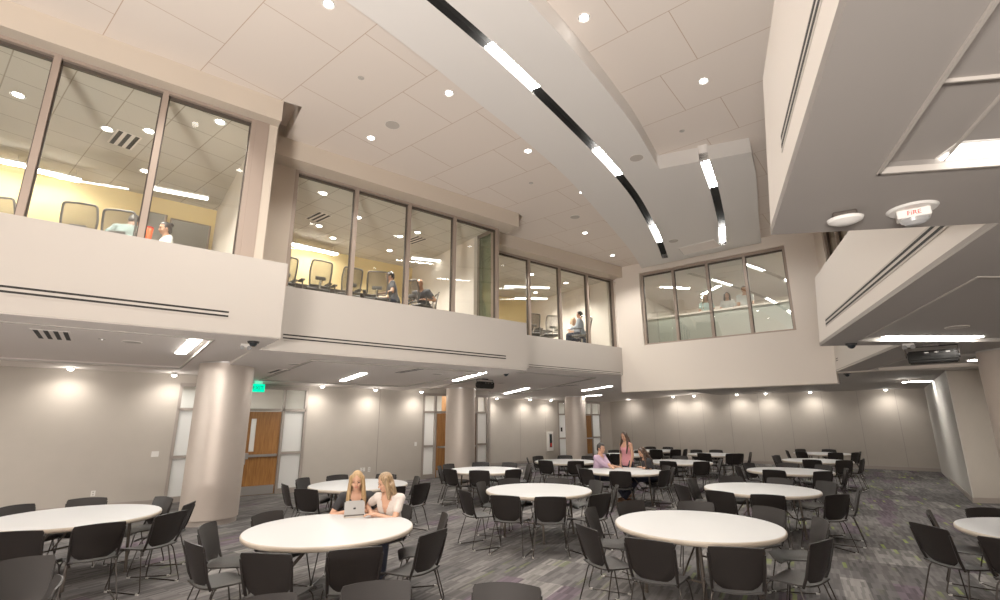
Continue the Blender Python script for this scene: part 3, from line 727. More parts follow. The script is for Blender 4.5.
def linear_light(a, b, label, w=.16, m='lamp', drop=.012):
    a, b = Vector(a), Vector(b); c = (a + b) / 2
    t = thing('linear_ceiling_light', label, 'light', c, math.atan2(b.y - a.y, b.x - a.x))
    ln = math.hypot(b.x - a.x, b.y - a.y); sl = (b.z - a.z)
    def bar(x0, x1, y, z0, z1):
        bm = BM(); f = lambda x: sl * x / ln
        v = [bm.verts.new((x, yy, f(x) + z)) for z in (z0, z1) for x, yy in ((x0, -y), (x1, -y), (x1, y), (x0, y))]
        for q in ((0, 1, 2, 3), (4, 5, 6, 7), (0, 1, 5, 4), (1, 2, 6, 5), (2, 3, 7, 6), (3, 0, 4, 7)): bm.faces.new([v[k] for k in q])
        return bm
    obj('housing', bar(-ln / 2 - .02, ln / 2 + .02, w / 2 + .02, -.004, .02), M['white'], t)
    obj('diffuser', bar(-ln / 2, ln / 2, w / 2, -drop, -.002), M[m], t)
    return t
ZT = ZS + .05
linear_light(L.p(.93, -10.75).to_3d() + Vector((0, 0, ZT)), L.p(.93, -8.75).to_3d() + Vector((0, 0, ZT)), 'linear light in the tray under the left balcony, beside the big column')
for q in (-3.2, -7.5):  # added unseen fill under the left balcony, no fixture
    c = L.p(q, -10.6); light('fill_lamp', 'AREA', (c.x, c.y, ZT - .02), 230, .16, sy=2, target=(c.x, c.y, 0))
for a_, b_, zf, lb in (((342.6, 380.5), (364, 373), z2, 'slim linear light under the middle balcony, between two vents'), ((455, 380.5), (484, 372), z2, 'linear light under the middle balcony, over the second column'),
                       ((505, 393.5), (528, 388), z3, 'linear light under the far balcony, right of the hung black speaker'), ((583, 390.5), (611, 386), z3, 'linear light under the far balcony near the back wall corner'),
                       ((586, 396), (601, 395), z3, 'smallest linear light, behind the third column by the wall')):
    linear_light(at_slope(*a_, zf), at_slope(*b_, zf), lb, w=.15)
p = at_z(948, 152, ZT)
linear_light(p, p + Vector((1.45, -.22, 0)), 'wide glowing linear light under the right balcony, nearest the camera', w=.15, m='lamp_soft')
linear_light(at_z(884, 336.5, ZT), at_z(981, 336.5, ZT), 'long linear light in the tray above the hung right speaker', w=.085)
linear_light(at_z(866, 371, ZT), at_z(921, 371.2, ZT), 'long linear light on the right behind the hung speaker, lower edge', w=.16)
linear_light(at_z(908, 381.5, ZS), at_z(931, 381, ZS), 'short far linear light beside the grey return wall', w=.2)
linear_light(at_z(972, 360, ZS), at_z(983, 360, ZS), 'tiny linear light right of the hung speaker, by the right column', w=.2)
for q in (2.0, 5.0):  # added unseen fill under the right balcony, no fixture
    c = A1 - R.u * q + R.n * 1.9; light('fill_lamp', 'AREA', (c.x, c.y, ZT - .02), 90, 1.2, sy=.16, target=(c.x, c.y, 0))

light('fill_lamp', 'AREA', (10.6, 8.6, ZS - .02), 130, 1.2, sy=.3, target=(10.6, 8.6, 0))  # added out-of-frame fill for the dark right wall and column
for u, n in ((6.4, 17.4), (4.3, 17.4), (2.2, 17.2), (5.4, 20.6), (3.0, 21.0), (.6, 20.0), (6.8, 22.2)):  # added unseen spots to brighten the far tables
    c = B.p(u, n); light('back_fill', 'SPOT', (c.x, c.y, ZS - .02), 75, .04, target=(c.x, c.y, 0), spot=140, blend=.9)
# wall-wash lights
def washer(p, zc, wall_pt, label):
    t = thing('wall_wash_light', label, 'light', p)
    bm = BM(); lathe(bm, [(0, .02), (.06, .02), (.065, .04), (.065, max(.06, zc - p.z)), (0, max(.06, zc - p.z))], 20); obj('housing', bm, M['white'], t, smooth=True)
    bm = BM(); lathe(bm, [(0, -.02), (.035, -.012), (.055, .01), (.058, .025), (0, .025)], 20); obj('lens', bm, M['wash'], t, smooth=True)
    light('wash_lamp', 'SPOT', (p.x, p.y, p.z - .06), 52, .05, target=(wall_pt[0], wall_pt[1], p.z - 2.4), spot=150, blend=1)
    light('wash_glow', 'POINT', (p.x, p.y, p.z - .1), 4, .04)
ORD = ['first', 'second', 'third', 'fourth', 'fifth', 'sixth', 'seventh', 'eighth', 'ninth']
k = 0
for lst, n, zf in ((((70.5, 369.5), (174, 376)), W1, lambda n: ZS), (((322.4, 387), (375.6, 390.6), (421.4, 392.4)), W2, z2), (((496.7, 397.6), (530, 398.8), (551, 400)), W3, z3)):
    for px, py in lst:
        nw = n
        for _ in range(6):
            p = on_plane(px, py, L, nw + .48); u = L.un(p)[0]
            if n == W2 and u < 8.75: nw = W1 + (W2 - W1) * max(0, u - 4.6) / 4.15
        q = L.p(u, nw); p.z = min(p.z, zf(nw) - .05)
        washer(p, zf(nw + .48), q, '%s wall-wash light from the left along the left lower wall' % ORD[k]); k += 1
q = L.p(-3.2, W1 + .45); light('wash_lamp', 'SPOT', (q.x, q.y, 2.95), 52, .05, target=(*L.p(-3.2, W1), 1.5), spot=110, blend=.9)
k = 0
for px, py in ((628, 397.6), (673, 395), (693.4, 392.6), (736.4, 392.6), (765, 389.4), (809.6, 389.4), (885, 386)):
    p = on_plane(px, py, B, BWN - .55); p.z = min(p.z, ZS - .05); q = B.p(B.un(p)[0], BWN)
    washer(p, ZS, q, '%s wall-wash light from the left along the back wall' % ORD[k]); k += 1
p = GB.lerp(GA, .5) + Vector((-.6, .45)); washer(Vector((p.x, p.y, 2.98)), ZS, GB.lerp(GA, .5), "wall-wash light over the grey return wall on the right")

# air vents and slot diffusers
def vent(p, rz, lx, ly, n, label, tilt=0):
    t = thing('air_vent', label, 'vent', p, rz)
    if tilt: t.rotation_euler = (tilt, 0, rz)
    obj('frame', bbox((0, 0, 0), (lx, ly, .012), .003), M['soffit'], t)
    for i in range(n): obj('slot', bbox((0, (i - (n - 1) / 2) * ly / n, -.0055), (lx * .96, ly / n * .52, .004)), M['slot'], t)
vent(at_z(53, 335, ZT), L.rz - pi / 2, .95, .42, 4, 'black four-slot air vent under the left balcony, at the left edge')
p = at_slope(277, 371.5, z2); vent(p - Vector((0, 0, .004)), L.rz - pi / 2, 1.3, .32, 2, 'dark slotted air vent under the middle balcony, above the exit door')
p = at_slope(406, 371, z2); vent(p - Vector((0, 0, .004)), L.rz - pi / 2, 1.5, .22, 2, 'grey slotted air vent under the middle balcony, before the second column')
p = at_slope(560, 386, z3); vent(p - Vector((0, 0, .004)), L.rz - pi / 2, 1.9, .2, 2, 'grey slotted air vent under the far balcony')
def diffuser(fr, u0, u1, nfun, sgn, zc, label, gap=.058, th=.026, m='slot'):
    c = fr.p((u0 + u1) / 2, nfun(zc)); t = thing('slot_diffuser', label, 'vent', (c.x, c.y, zc)); e = Vector((c.x, c.y, 0))
    def strip(z, h, d, v0, v1):
        bm = BM(); q = []
        for n_, zz in ((nfun(z - h / 2), z - h / 2), (nfun(z + h / 2), z + h / 2)):
            for u in (v0, v1):
                for dn in (-.002, d): q.append(bm.verts.new((*(fr.p(u, n_ + dn * sgn) - e.xy), zz - zc)))
        for f in ((0, 2, 6, 4), (1, 5, 7, 3), (0, 4, 5, 1), (2, 3, 7, 6), (0, 1, 3, 2), (4, 6, 7, 5)): bm.faces.new([q[i] for i in f])
        return bm
    obj('frame', strip(zc, gap + th * 2.6, .004, u0 - .02, u1 + .02), M['fascia'], t)
    for s in (-1, 1): obj('slot', strip(zc + s * gap / 2, th, .006, u0, u1), M[m], t)
diffuser(L, -9, 1.16, lambda z: FN[0], 1, 3.36, 'long twin-slot air diffuser on the near left balcony front')
diffuser(L, 2.24, 7.20, lambda z: FN[1], 1, 3.345, 'twin-slot air diffuser on the middle left balcony front')
diffuser(L, 9.06, 13.0, lambda z: FN[2], 1, 3.385, 'twin-slot air diffuser on the far left balcony front', th=.016)
ln = lambda n0: (lambda z: n0 + .085 * (z - ZS) / (ZF - ZS) )
nA = R.un(A1)[1]; nB_ = R.un(A2)[1]; nC_ = R.un(A3)[1]
diffuser(R, -8, 2.80, ln(nA), -1, 3.365, 'twin-slot air diffuser on the nearest right balcony front', gap=.05, th=.022)
diffuser(R, 4.0, 8.86, ln(nB_), -1, 3.365, 'twin-slot air diffuser on the middle right balcony front', gap=.058, th=.026)
diffuser(R, 11.0, 14.75, ln(nC_), -1, 3.37, 'twin-slot air diffuser on the far right balcony front', gap=.05, th=.018)

# devices on the near right soffit
p = at_z(912, 209, ZS); face = math.atan2(p.y, p.x) - pi / 2
t = thing('fire_strobe', 'white ceiling fire strobe with red FIRE lettering and clear lens', 'alarm', p, face + .12)
bm = BM(); lathe(bm, [(0, -.012), (.11, -.012), (.122, 0), (0, 0)], 36); obj('base_plate', bm, M['white'], t, smooth=True)
obj('body', bbox((0, 0, -.036), (.155, .09, .05), .008), M['white'], t)
bm = text_bm('FIRE', .036, .001); bmesh.ops.transform(bm, matrix=Matrix.Translation((0, -.0462, -.037)) @ Matrix.Rotation(pi / 2, 4, 'X'), verts=bm.verts); obj('lettering', bm, M['red'], t, recalc=False)
bm = BM(); lathe(bm, [(0, -.04), (.035, -.036), (.056, -.02), (.062, 0), (0, 0)], 24, (0, 0, -.06)); bmesh.ops.scale(bm, vec=(1.15, .7, 1), verts=bm.verts); obj('strobe_lens', bm, M['smoke'], t, smooth=True, angle=25)
p = at_z(844, 213, ZS)
t = thing('motion_sensor', 'ceiling sensor with dark base and white wedge lens, near the strobe', 'sensor', p, math.atan2(p.y, p.x) - pi / 2 + .1)
obj('base', bbox((0, .01, -.022), (.12, .11, .044), .008), M['bronze_dark'], t)
bm = BM(); lathe(bm, [(0, -.045), (.05, -.04), (.085, -.02), (.092, 0), (.07, .012), (0, .014)], 28, (0, 0, -.045)); bmesh.ops.scale(bm, vec=(1, .85, .8), verts=bm.verts); obj('lens_cover', bm, M['white'], t, smooth=True)
def dome_camera(p, label):
    t = thing('dome_camera', label, 'camera', p)
    bm = BM(); lathe(bm, [(0, -.03), (.075, -.03), (.085, 0), (0, 0)], 24); obj('mount', bm, M['black'], t, smooth=True)
    bm = BM(); lathe(bm, [(0, -.085), (.03, -.078), (.052, -.055), (.06, -.03), (0, -.03)], 20); obj('dome', bm, M['screen'], t, smooth=True)
dome_camera(at_z(851, 343.5, ZS), 'small black camera under the middle right balcony corner')
dome_camera(at_z(847, 373.5, ZS), 'small black camera under the far right balcony corner')
dome_camera(at_z(253.5, 341.5, ZS), 'small black camera under the near left balcony corner')
dome_camera(at_z(506, 373, 3.085), 'small black camera under the middle left balcony corner')
dome_camera(at_z(625.5, 386.5, ZS) + Vector((0, 0, .0)), 'small black camera beside the back wall beam')
def twin_flood(p, rz, label):
    t = thing('emergency_light', label, 'light', p, rz)
    obj('battery_box', bbox((0, 0, -.03), (.15, .06, .06), .008), M['white'], t)
    for s in (-1, 1):
        bm = BM(); lathe(bm, [(0, 0), (.018, 0), (.034, .03), (.034, .036), (0, .038)], 18)
        bmesh.ops.transform(bm, matrix=Matrix.Translation((s * .05, -.03, -.075)) @ Matrix.Rotation(D(75), 4, 'X'), verts=bm.verts)
        h = obj('lamp_head', bm, M['smoke'], t, smooth=True)
twin_flood(at_z(908, 343.5, ZS), -.7, 'white emergency light with two lamp heads beside the right speaker')
twin_flood(at_z(246, 344, ZS), .5, 'white emergency light under the left balcony beside the big column')
def hung_speaker(p, rz, ln, label):
    t = thing('hung_speaker', label, 'speaker', p, rz)
    prof = [(-.10, .075), (-.085, .10), (.04, .105), (.095, .06), (.10, -.03), (.055, -.10), (-.04, -.11), (-.095, -.06)]
    bm = BM(); a = [bm.verts.new((-ln / 2, y, z - .20)) for y, z in prof]; b = [bm.verts.new((ln / 2, y, z - .20)) for y, z in prof]
    bm.faces.new(a); bm.faces.new(b[::-1])
    for i in range(8): bm.faces.new((a[i], a[(i + 1) % 8], b[(i + 1) % 8], b[i]))
    bmesh.ops.bevel(bm, geom=bm.edges[:], offset=.02, segments=2, affect='EDGES')
    obj('cabinet', bm, M['slot'], t, smooth=True)
    bm = BM(); a = [bm.verts.new((-ln / 2 + .05, y, z - .20)) for y, z in ((-.1015, .05), (-.106, .0), (-.1025, -.04))]; b = [bm.verts.new((ln / 2 - .05, y, z - .20)) for y, z in ((-.1015, .05), (-.106, .0), (-.1025, -.04))]
    for i in range(2): bm.faces.new((a[i], a[i + 1], b[i + 1], b[i]))
    obj('grille', bm, M['slot'], t)
    bm = BM(); w = ln / 2 + .018
    tube(bm, rounded([(-w, 0, -.20), (-w, 0, -.03), (w, 0, -.03), (w, 0, -.20)], .03), .010, 8); box(bm, (0, 0, -.015), (.2, .1, .03)); obj('yoke_bracket', bm, M['rod'], t, smooth=True)
    for s in (-1, 1):
        bm = BM(); lathe(bm, [(0, 0), (.035, 0), (.035, .02), (0, .02)], 16); bmesh.ops.transform(bm, matrix=Matrix.Translation((s * (ln / 2 + .0), 0, -.20)) @ Matrix.Rotation(pi / 2, 4, 'Y'), verts=bm.verts); obj('knob', bm, M['black'], t, smooth=True)
    for x in (-.06, .06, .32 * ln):
        bm = BM(); box(bm, (x, -.098, -.135), (.05, .01, .012)); obj('badge', bm, M['steel'], t)
p = at_z(930, 344.5, ZS); hung_speaker(p, math.atan2(p.y, p.x) - pi / 2 - .03, .62, 'long black speaker on a yoke under the right balcony')
p = at_slope(485, 378.8, z3); hung_speaker(p, math.atan2(p.y, p.x) - pi / 2 + .75, .66, 'black speaker on a yoke beside the second column')

# exit sign, switches, outlets, extinguisher cabinet, sign
p = on_plane(258, 388, L, -14.35)
t = thing('exit_sign', 'lit green EXIT sign hanging before the wooden door', 'sign', p, L.rz)
obj('face', bbox((0, 0, 0), (.33, .03, .21), .004), M['exit'], t)
bm = text_bm('EXIT', .13, .002); bmesh.ops.transform(bm, matrix=Matrix.Translation((0, -.017, 0)) @ Matrix.Rotation(pi / 2, 4, 'X'), verts=bm.verts); obj('lettering', bm, M['green_dark'], t, recalc=False)
bm = BM(); box(bm, (0, .0, .16), (.2, .05, .10)); tube(bm, [(0, 0, .2), (0, 0, z2(-14.35) - p.z + .02)], .012); obj('mount', bm, M['white'], t)
bm = BM(); lathe(bm, [(0, -.006), (.006, 0), (0, .006)], 10, (-.09, -.028, .135)); obj('indicator', bm, M['red'], t)
light('exit_glow', 'POINT', (p.x + L.n.x * .15, p.y + L.n.y * .15, p.z + .05), 1.2, .1, (.1, 1, .6))
def plate(px, py, n, w, h, kind, label):
    p = on_plane(px, py, L, n + .001)
    t = thing({'switch': 'light_switch', 'outlet': 'wall_outlet'}[kind], label, kind, p, L.rz)
    obj('cover_plate', bbox((0, -.004, 0), (w, .008, h), .002), M['white'], t)
    if kind == 'switch':
        for x in ((-.025, .025) if w > .1 else (0,)): obj('rocker', bbox((x, -.010, 0), (.024, .006, .05), .002), M['white'], t)
    else:
        for z in (-.025, .025): obj('socket', bbox((0, -.0085, z), (.03, .003, .028), .001), M['spk_grille'], t)
plate(155, 454, W1, .15, .13, 'switch', 'white double light switch on the wall left of the first door')
plate(93, 493.5, W1, .08, .12, 'outlet', 'white wall outlet behind the left-edge table')
plate(415.5, 444, -15.56, .09, .13, 'switch', 'white light switch on the wall left of the second door')
plate(362.5, 469.5, -15.27, .16, .11, 'outlet', 'white wall outlet above the blonde women, left one of two')
plate(369, 469.5, -15.3, .08, .14, 'outlet', 'white wall outlet above the blonde women, right one of two')
p = on_plane(549.3, 441.3, L, W3 + .002)
t = thing('extinguisher_cabinet', 'white fire extinguisher cabinet with dark glazed door on the wall', 'cabinet', p, L.rz)
obj('housing', bbox((0, -.05, 0), (.36, .10, .90), .01), M['white'], t)
d_ = obj('door', bbox((0, -.104, 0), (.32, .012, .84), .004), M['white'], t)
obj('glazing', bbox((0.0, -.112, .03), (.17, .006, .62), .002), M['screen'], d_)
obj('handle', bbox((.12, -.118, 0), (.02, .02, .1), .003), M['steel'], d_)
obj('red_badge', bbox((0.01, -.117, -.16), (.09, .004, .16), .002), M['red'], d_)
p = on_plane(562, 429.5, L, W3 + .0)
t = tag(obj('door_plaque', bbox((0, 0, 0), (.12, .012, .2), .003), M['black']), 'small dark plaque on the frosted glass by the third column', 'sign'); t.location = p + L.n.to_3d() * -.03; t.rotation_euler = (0, 0, L.rz)

# ================================================================== TABLES AND CHAIRS
def make_table(label, loc, rz):
    t = thing('round_table', label, 'table', loc, rz, None)
    r = .915
    bm = BM(); lathe(bm, [(0, .7405), (r - .028, .7405), (r - .012, .7385), (r - .012, .70), (0, .70)], 96); obj('tabletop', bm, M['top'], t, smooth=True, angle=20)
    bm = BM(); lathe(bm, [(r - .022, .739), (r - .008, .737), (r - .001, .728), (r, .715), (r - .002, .697), (r - .012, .688), (r - .03, .688)], 96); obj('edge_band', bm, M['edge'], t, smooth=True, angle=60)
    bm = BM(); lathe(bm, [(0, .7), (r - .05, .7), (r - .05, .694), (0, .694)], 48); obj('underside', bm, M['tleg'], t)
    for sx in (-1, 1):
        for sy in (-1, 1):
            bm = BM(); tube(bm, [(sx * .44, sy * .36, .69), (sx * .46, sy * .40, 0)], .019, 10); lathe(bm, [(0, 0), (.024, 0), (.024, .03), (0, .03)], 12, (sx * .46, sy * .40, 0)); obj('leg', bm, M['tleg'], t, smooth=True)
        bm = BM(); tube(bm, [(sx * .452, -.385, .28), (sx * .452, .385, .28)], .012, 8); obj('crossbar', bm, M['tleg'], t, smooth=True)
        bm = BM(); tube(bm, [(sx * .44, -.36, .675), (sx * .44, .36, .675)], .014, 8); obj('crossbar', bm, M['tleg'], t, smooth=True)
        for sy in (-1, 1):
            bm = BM(); tube(bm, [(sx * .448, sy * .12, .28), (sx * .10, sy * .12, .685)], .010, 8); obj('folding_brace', bm, M['tleg'], t, smooth=True)
    return t
def make_chair(label, loc=(0, 0, 0), rz=0):
    t = thing('stacking_chair', label, 'chair', loc, rz)
    bm = BM()
    def seat(u, v):
        x, y = (u - .5) * .455, (v - .5) * .45 + .0
        w = 1 - .10 * max(0, .5 - v) * 2
        z = .452 - .018 * (1 - (2 * u - 1) ** 2) - .035 * max(0, v - .78) / .22 * max(0, v - .78) / .22 + .01 * max(0, .2 - v) / .2
        return Vector((x * w, y, z))
    sheet(bm, seat, 8, 10, .014); obj('seat', bm, M['plastic'], t, smooth=True, angle=50)
    bm = BM()
    def back(u, v):
        z = .475 + v * .35
        hw = .12 + .082 * (v / .22) ** .6 if v < .22 else .202 + .034 * (v - .22) / .78
        if v > .93: hw -= .014 * ((v - .93) / .07) ** 2
        k = (2 * u - 1)
        return Vector((k * hw, -.205 - .10 * v ** 1.1 - .035 * (1 - k * k) + .012, z + .012 * (1 - k * k) * v))
    sheet(bm, back, 12, 14, .013); obj('backrest', bm, M['plastic_shaded'], t, smooth=True, angle=50)
    for s in (-1, 1):
        bm = BM(); a, b = Vector((s * .205, -.175, .438)), Vector((s * .232, -.285, .775))
        q = [a, a.lerp(b, .3) + Vector((0, -.012, 0)), a.lerp(b, .65) + Vector((0, -.006, 0)), b]
        tube(bm, q, [.013, .015, .014, .009], 8); obj('upright', bm, M['plastic_shaded'], t, smooth=True)
        bm = BM()
        tube(bm, rounded([(s * .19, -.13, .437), (s * .215, -.16, .40), (s * .262, -.275, .0085), (s * .262, .235, .0085), (s * .222, .15, .40), (s * .19, .12, .437)], .05, 5), .0075, 7)
        obj('sled_leg', bm, M['rod'], t, smooth=True)
        for y in (-.24, .205):
            bm = BM(); box(bm, (s * .262, y, .008), (.022, .035, .016)); obj('glide', bm, M['glide'], t)
    for y in (-.13, .12):
        bm = BM(); tube(bm, [(-.2, y, .434), (.2, y, .434)], .0075, 7); obj('crossbar', bm, M['rod'], t, smooth=True)
    return t
TAB = {'B': (-1.92, 6.02), 'C': (2.26, 6.15), 'D': (0.66, 9.13), 'E': (4.53, 9.14), 'F': (-2.70, 9.97), 'G': (-0.37, 12.73), 'I': (2.94, 12.40), 'L': (5.15, 14.96), 'M': (7.56, 18.15), 'N': (6.83, 12.29),
       'O': (9.32, 15.25), 'P': (11.52, 18.47), 'A': (-5.44, 6.80), 'Q': (5.95, 5.59), 'H': (1.93, 15.29), 'J': (4.29, 18.15), 'K': (6.24, 20.52)}
TL = {'A': 'white round folding table at the left edge of the picture', 'B': 'white round folding table where the two blonde women sit', 'C': 'largest white round table in front, right of centre',
      'D': 'white round table in the middle, between the women and the right column of tables', 'E': 'white round table directly behind the large front right one', 'F': 'white round table directly behind the two blonde women',
      'G': 'white round table in front of the second metal column', 'H': 'white round table left of the man in the lilac shirt', 'I': 'white round table with the lilac-shirted man and the seated brunette',
      'J': 'mostly hidden white round table behind the standing woman in pink', 'K': 'farthest white round table, behind the seated brunette', 'L': 'white round table right of the seated brunette',
      'M': 'far white round table at the middle of the back wall', 'N': 'white round table third in the right-hand column of tables', 'O': 'white round table fourth in the right-hand column of tables',
      'P': 'farthest white round table of the right-hand column', 'Q': 'white round table cut off by the right edge of the picture'}
NICK = {'A': 'left-edge table', 'B': 'blonde women\'s table', 'C': 'large front right table', 'D': 'table mid hall', 'E': 'second table of right column', 'F': 'table behind the blonde women',
        'G': 'table before the second metal column', 'H': 'table left of the lilac-shirted man', 'I': 'lilac-shirted man\'s table', 'J': 'table behind the standing woman', 'K': 'farthest table behind the brunette',
        'L': 'table right of the brunette', 'M': 'far table mid back wall', 'N': 'third table of right column', 'O': 'fourth table of right column', 'P': 'farthest right column table', 'Q': 'right-edge table'}
rot0 = {'B': .25, 'C': .55, 'D': .9, 'I': .3, 'A': -.2}
tp = None
for k, (x, y) in TAB.items():
    rz = rot0.get(k, (ord(k) * .37) % 1.5)
    if tp is None: tp = make_table(TL[k], (x, y, 0), rz); tp['group'] = 'round banquet tables'
    else: dup(tp, (x, y, 0), rz, TL[k])
# chairs: image spot of the middle of each backrest's top edge
CH = {
 'A': [(15, 506), (88, 498.5), (165, 497.5), (191, 503), (192, 514), (108, 529), (0, 538)],
 'B': [(267, 513), (206, 525), (192, 543), (259, 557), (358, 551), (435, 532), (446, 515), (401, 505), (349, 506)],
 'C': [(629.5, 501.5), (695, 502), (769.5, 508), (822, 520), (823, 541), (741, 552), (646, 541.5), (584, 527), (589, 509)],
 'D': [(459, 491.5), (480, 482.5), (499, 498), (553, 500), (602, 494.5), (617, 486), (597, 481), (556, 479), (512, 479.5)],
 'E': [(730, 476.5), (780, 478.5), (827, 482), (859.5, 489), (838, 495), (769, 497.5), (716, 492), (690.5, 479), (680, 485)],
 'F': [(284, 484.5), (302, 478.5), (305, 489.5), (338, 475.5), (385, 474.5), (418, 477), (428, 484), (402, 489)],
 'G': [(429.5, 468.5), (448, 465.5), (449, 472.5), (479, 474), (514, 473.3), (537, 468.5), (530, 465.5), (480.5, 464), (510, 464.5)],
 'H': [(524, 457.5), (537.5, 457.3), (545, 463), (576, 463), (565, 456), (588, 456)],
 'I': [(578, 466), (585, 473.3), (620, 474.5), (666, 472.5), (667, 465.8), (681, 469.5)],
 'J': [(614, 451), (603, 456), (617, 457), (640, 452)],
 'K': [(650, 446.7), (656, 450.8), (676, 450.6), (686, 449.5), (668, 446.7)],
 'L': [(668, 464.5), (702, 464.8), (725, 460.5), (680, 457)],
 'M': [(704, 456.5), (733, 456.8), (752, 454.5), (696, 451.5), (716, 451.5), (738, 452)],
 'N': [(774, 474), (824, 475), (850, 468.5), (853, 473.3), (787, 464), (824, 465.3), (748, 465), (737, 470)],
 'O': [(812, 463.2), (845, 463.7), (863, 458.5), (868, 460.5), (768, 457), (776, 456)],
 'P': [(786.5, 451.5), (801, 455.4), (836, 455.8), (856, 452.4), (862, 454.2), (800, 450.6), (829, 450.6)],
 'Q': [(985, 509), (928, 512), (921, 525.5), (992, 545)],
}
SEATED = {('B', 7), ('B', 8)}
RAD = {}
cp = None; used = [False]
def place(label, x, y, rz, group):
    global cp
    if cp is None: cp = make_chair(label, (x, y, 0), rz); cp['group'] = group
    else: dup(cp, (x, y, 0), rz, label, group)
CHPOS = {}
def word(n, k): return [''] if n == 1 else ['left', 'right'] if n == 2 else ['left', 'middle', 'right'] if n == 3 else ['leftmost', 'middle left', 'middle right', 'rightmost'] if n == 4 else ['leftmost', 'second from left', 'middle', 'second from right', 'rightmost']
for k, lst in CH.items():
    tx, ty = TAB[k]; tv = Vector((tx, ty)); dv = tv.normalized(); rv = Vector((dv.y, -dv.x)); items = []
    for i, (px, py) in enumerate(lst):
        bp = at_z(px, py, .825); v = Vector((bp.x, bp.y)) - tv
        r = v.length; lo, hi = (.98, 1.5) if k in 'ABCDEFQ' else (1.0, 1.28)
        v = v.normalized() * min(max(r, lo), hi)
        ang = random.uniform(-.10, .10)
        f = (Matrix.Rotation(ang, 2) @ -v.normalized())
        o2 = tv + v + f * .305                      # seat origin, backrest top is .305 behind
        if k in 'GHIJKLMNOP':                       # far tables: keep the sideways spot, settle the depth on the circle of chairs
            yc = at_pix(tx, ty, .825)[1]; sg = 1 if py < yc else -1
            r = 1.14; D0 = tv.length + sg * .8
            for _ in range(3):
                q = at_d(px, py, D0); a = (q.xy - tv).dot(rv); a = max(-r, min(r, a)); D0 = tv.length + sg * math.sqrt(max(0, r * r - a * a))
            v = rv * a + dv * sg * math.sqrt(max(0, r * r - a * a)); f = Matrix.Rotation(ang, 2) @ -v.normalized(); o2 = tv + v + f * .305
        a, d = v.dot(rv), v.dot(dv)
        side = 'near' if d < -.62 else 'far' if d > .62 else 'left' if a < 0 else 'right'
        items.append([side, a, d, o2, math.atan2(-f.x, f.y), i])
    for side in ('near', 'far', 'left', 'right'):
        g = [q for q in items if q[0] == side]
        g.sort(key=lambda q: q[1] if side in ('near', 'far') else q[2])
        n = len(g)
        for j, q in enumerate(g):
            if side in ('near', 'far'):
                w = word(n, 0)[j] if n <= 5 else ORD[j] + ' from left'
                s = ('%s on the %s side' % (w, side)).strip()
            else:
                w = '' if n == 1 else ['nearer', 'farther'][j] if n == 2 else ['nearest', 'middle', 'farthest'][j] if n == 3 else ORD[j]
                s = ('%s on the %s side' % (w, side)).strip()
            q.append('black plastic chair, %s, %s' % (s, NICK[k]))
    for q in items:
        CHPOS[k, q[5]] = (q[3], q[4])
        place(q[6], q[3].x, q[3].y, q[4], 'stacking chairs around the round tables')
# chairs whose tables lie outside the frame
for px, py, fx, fy, lb in ((377, 583, -.45, 2.3, 'black plastic chair cut off at the bottom edge, left of centre'), (507, 585, -.2, 2.3, 'black plastic chair cut off at the bottom edge, right of centre'),
                           (258, 598.5, -.9, 2.5, 'black chair back barely showing at the bottom, before the women\'s table'), (18, 560, -3.0, 3.6, 'black plastic chair in the bottom left corner, lit on its backrest'),
                           (58, 581, -6.2, 1.2, 'black plastic chair seen edge-on at the bottom left corner')):
    bp = at_z(px, py, .825); f = (Vector((fx, fy)) - bp.xy).normalized()
    place(lb, bp.x + f.x * .305, bp.y + f.y * .305, math.atan2(-f.x, f.y), 'stacking chairs along the bottom edge')

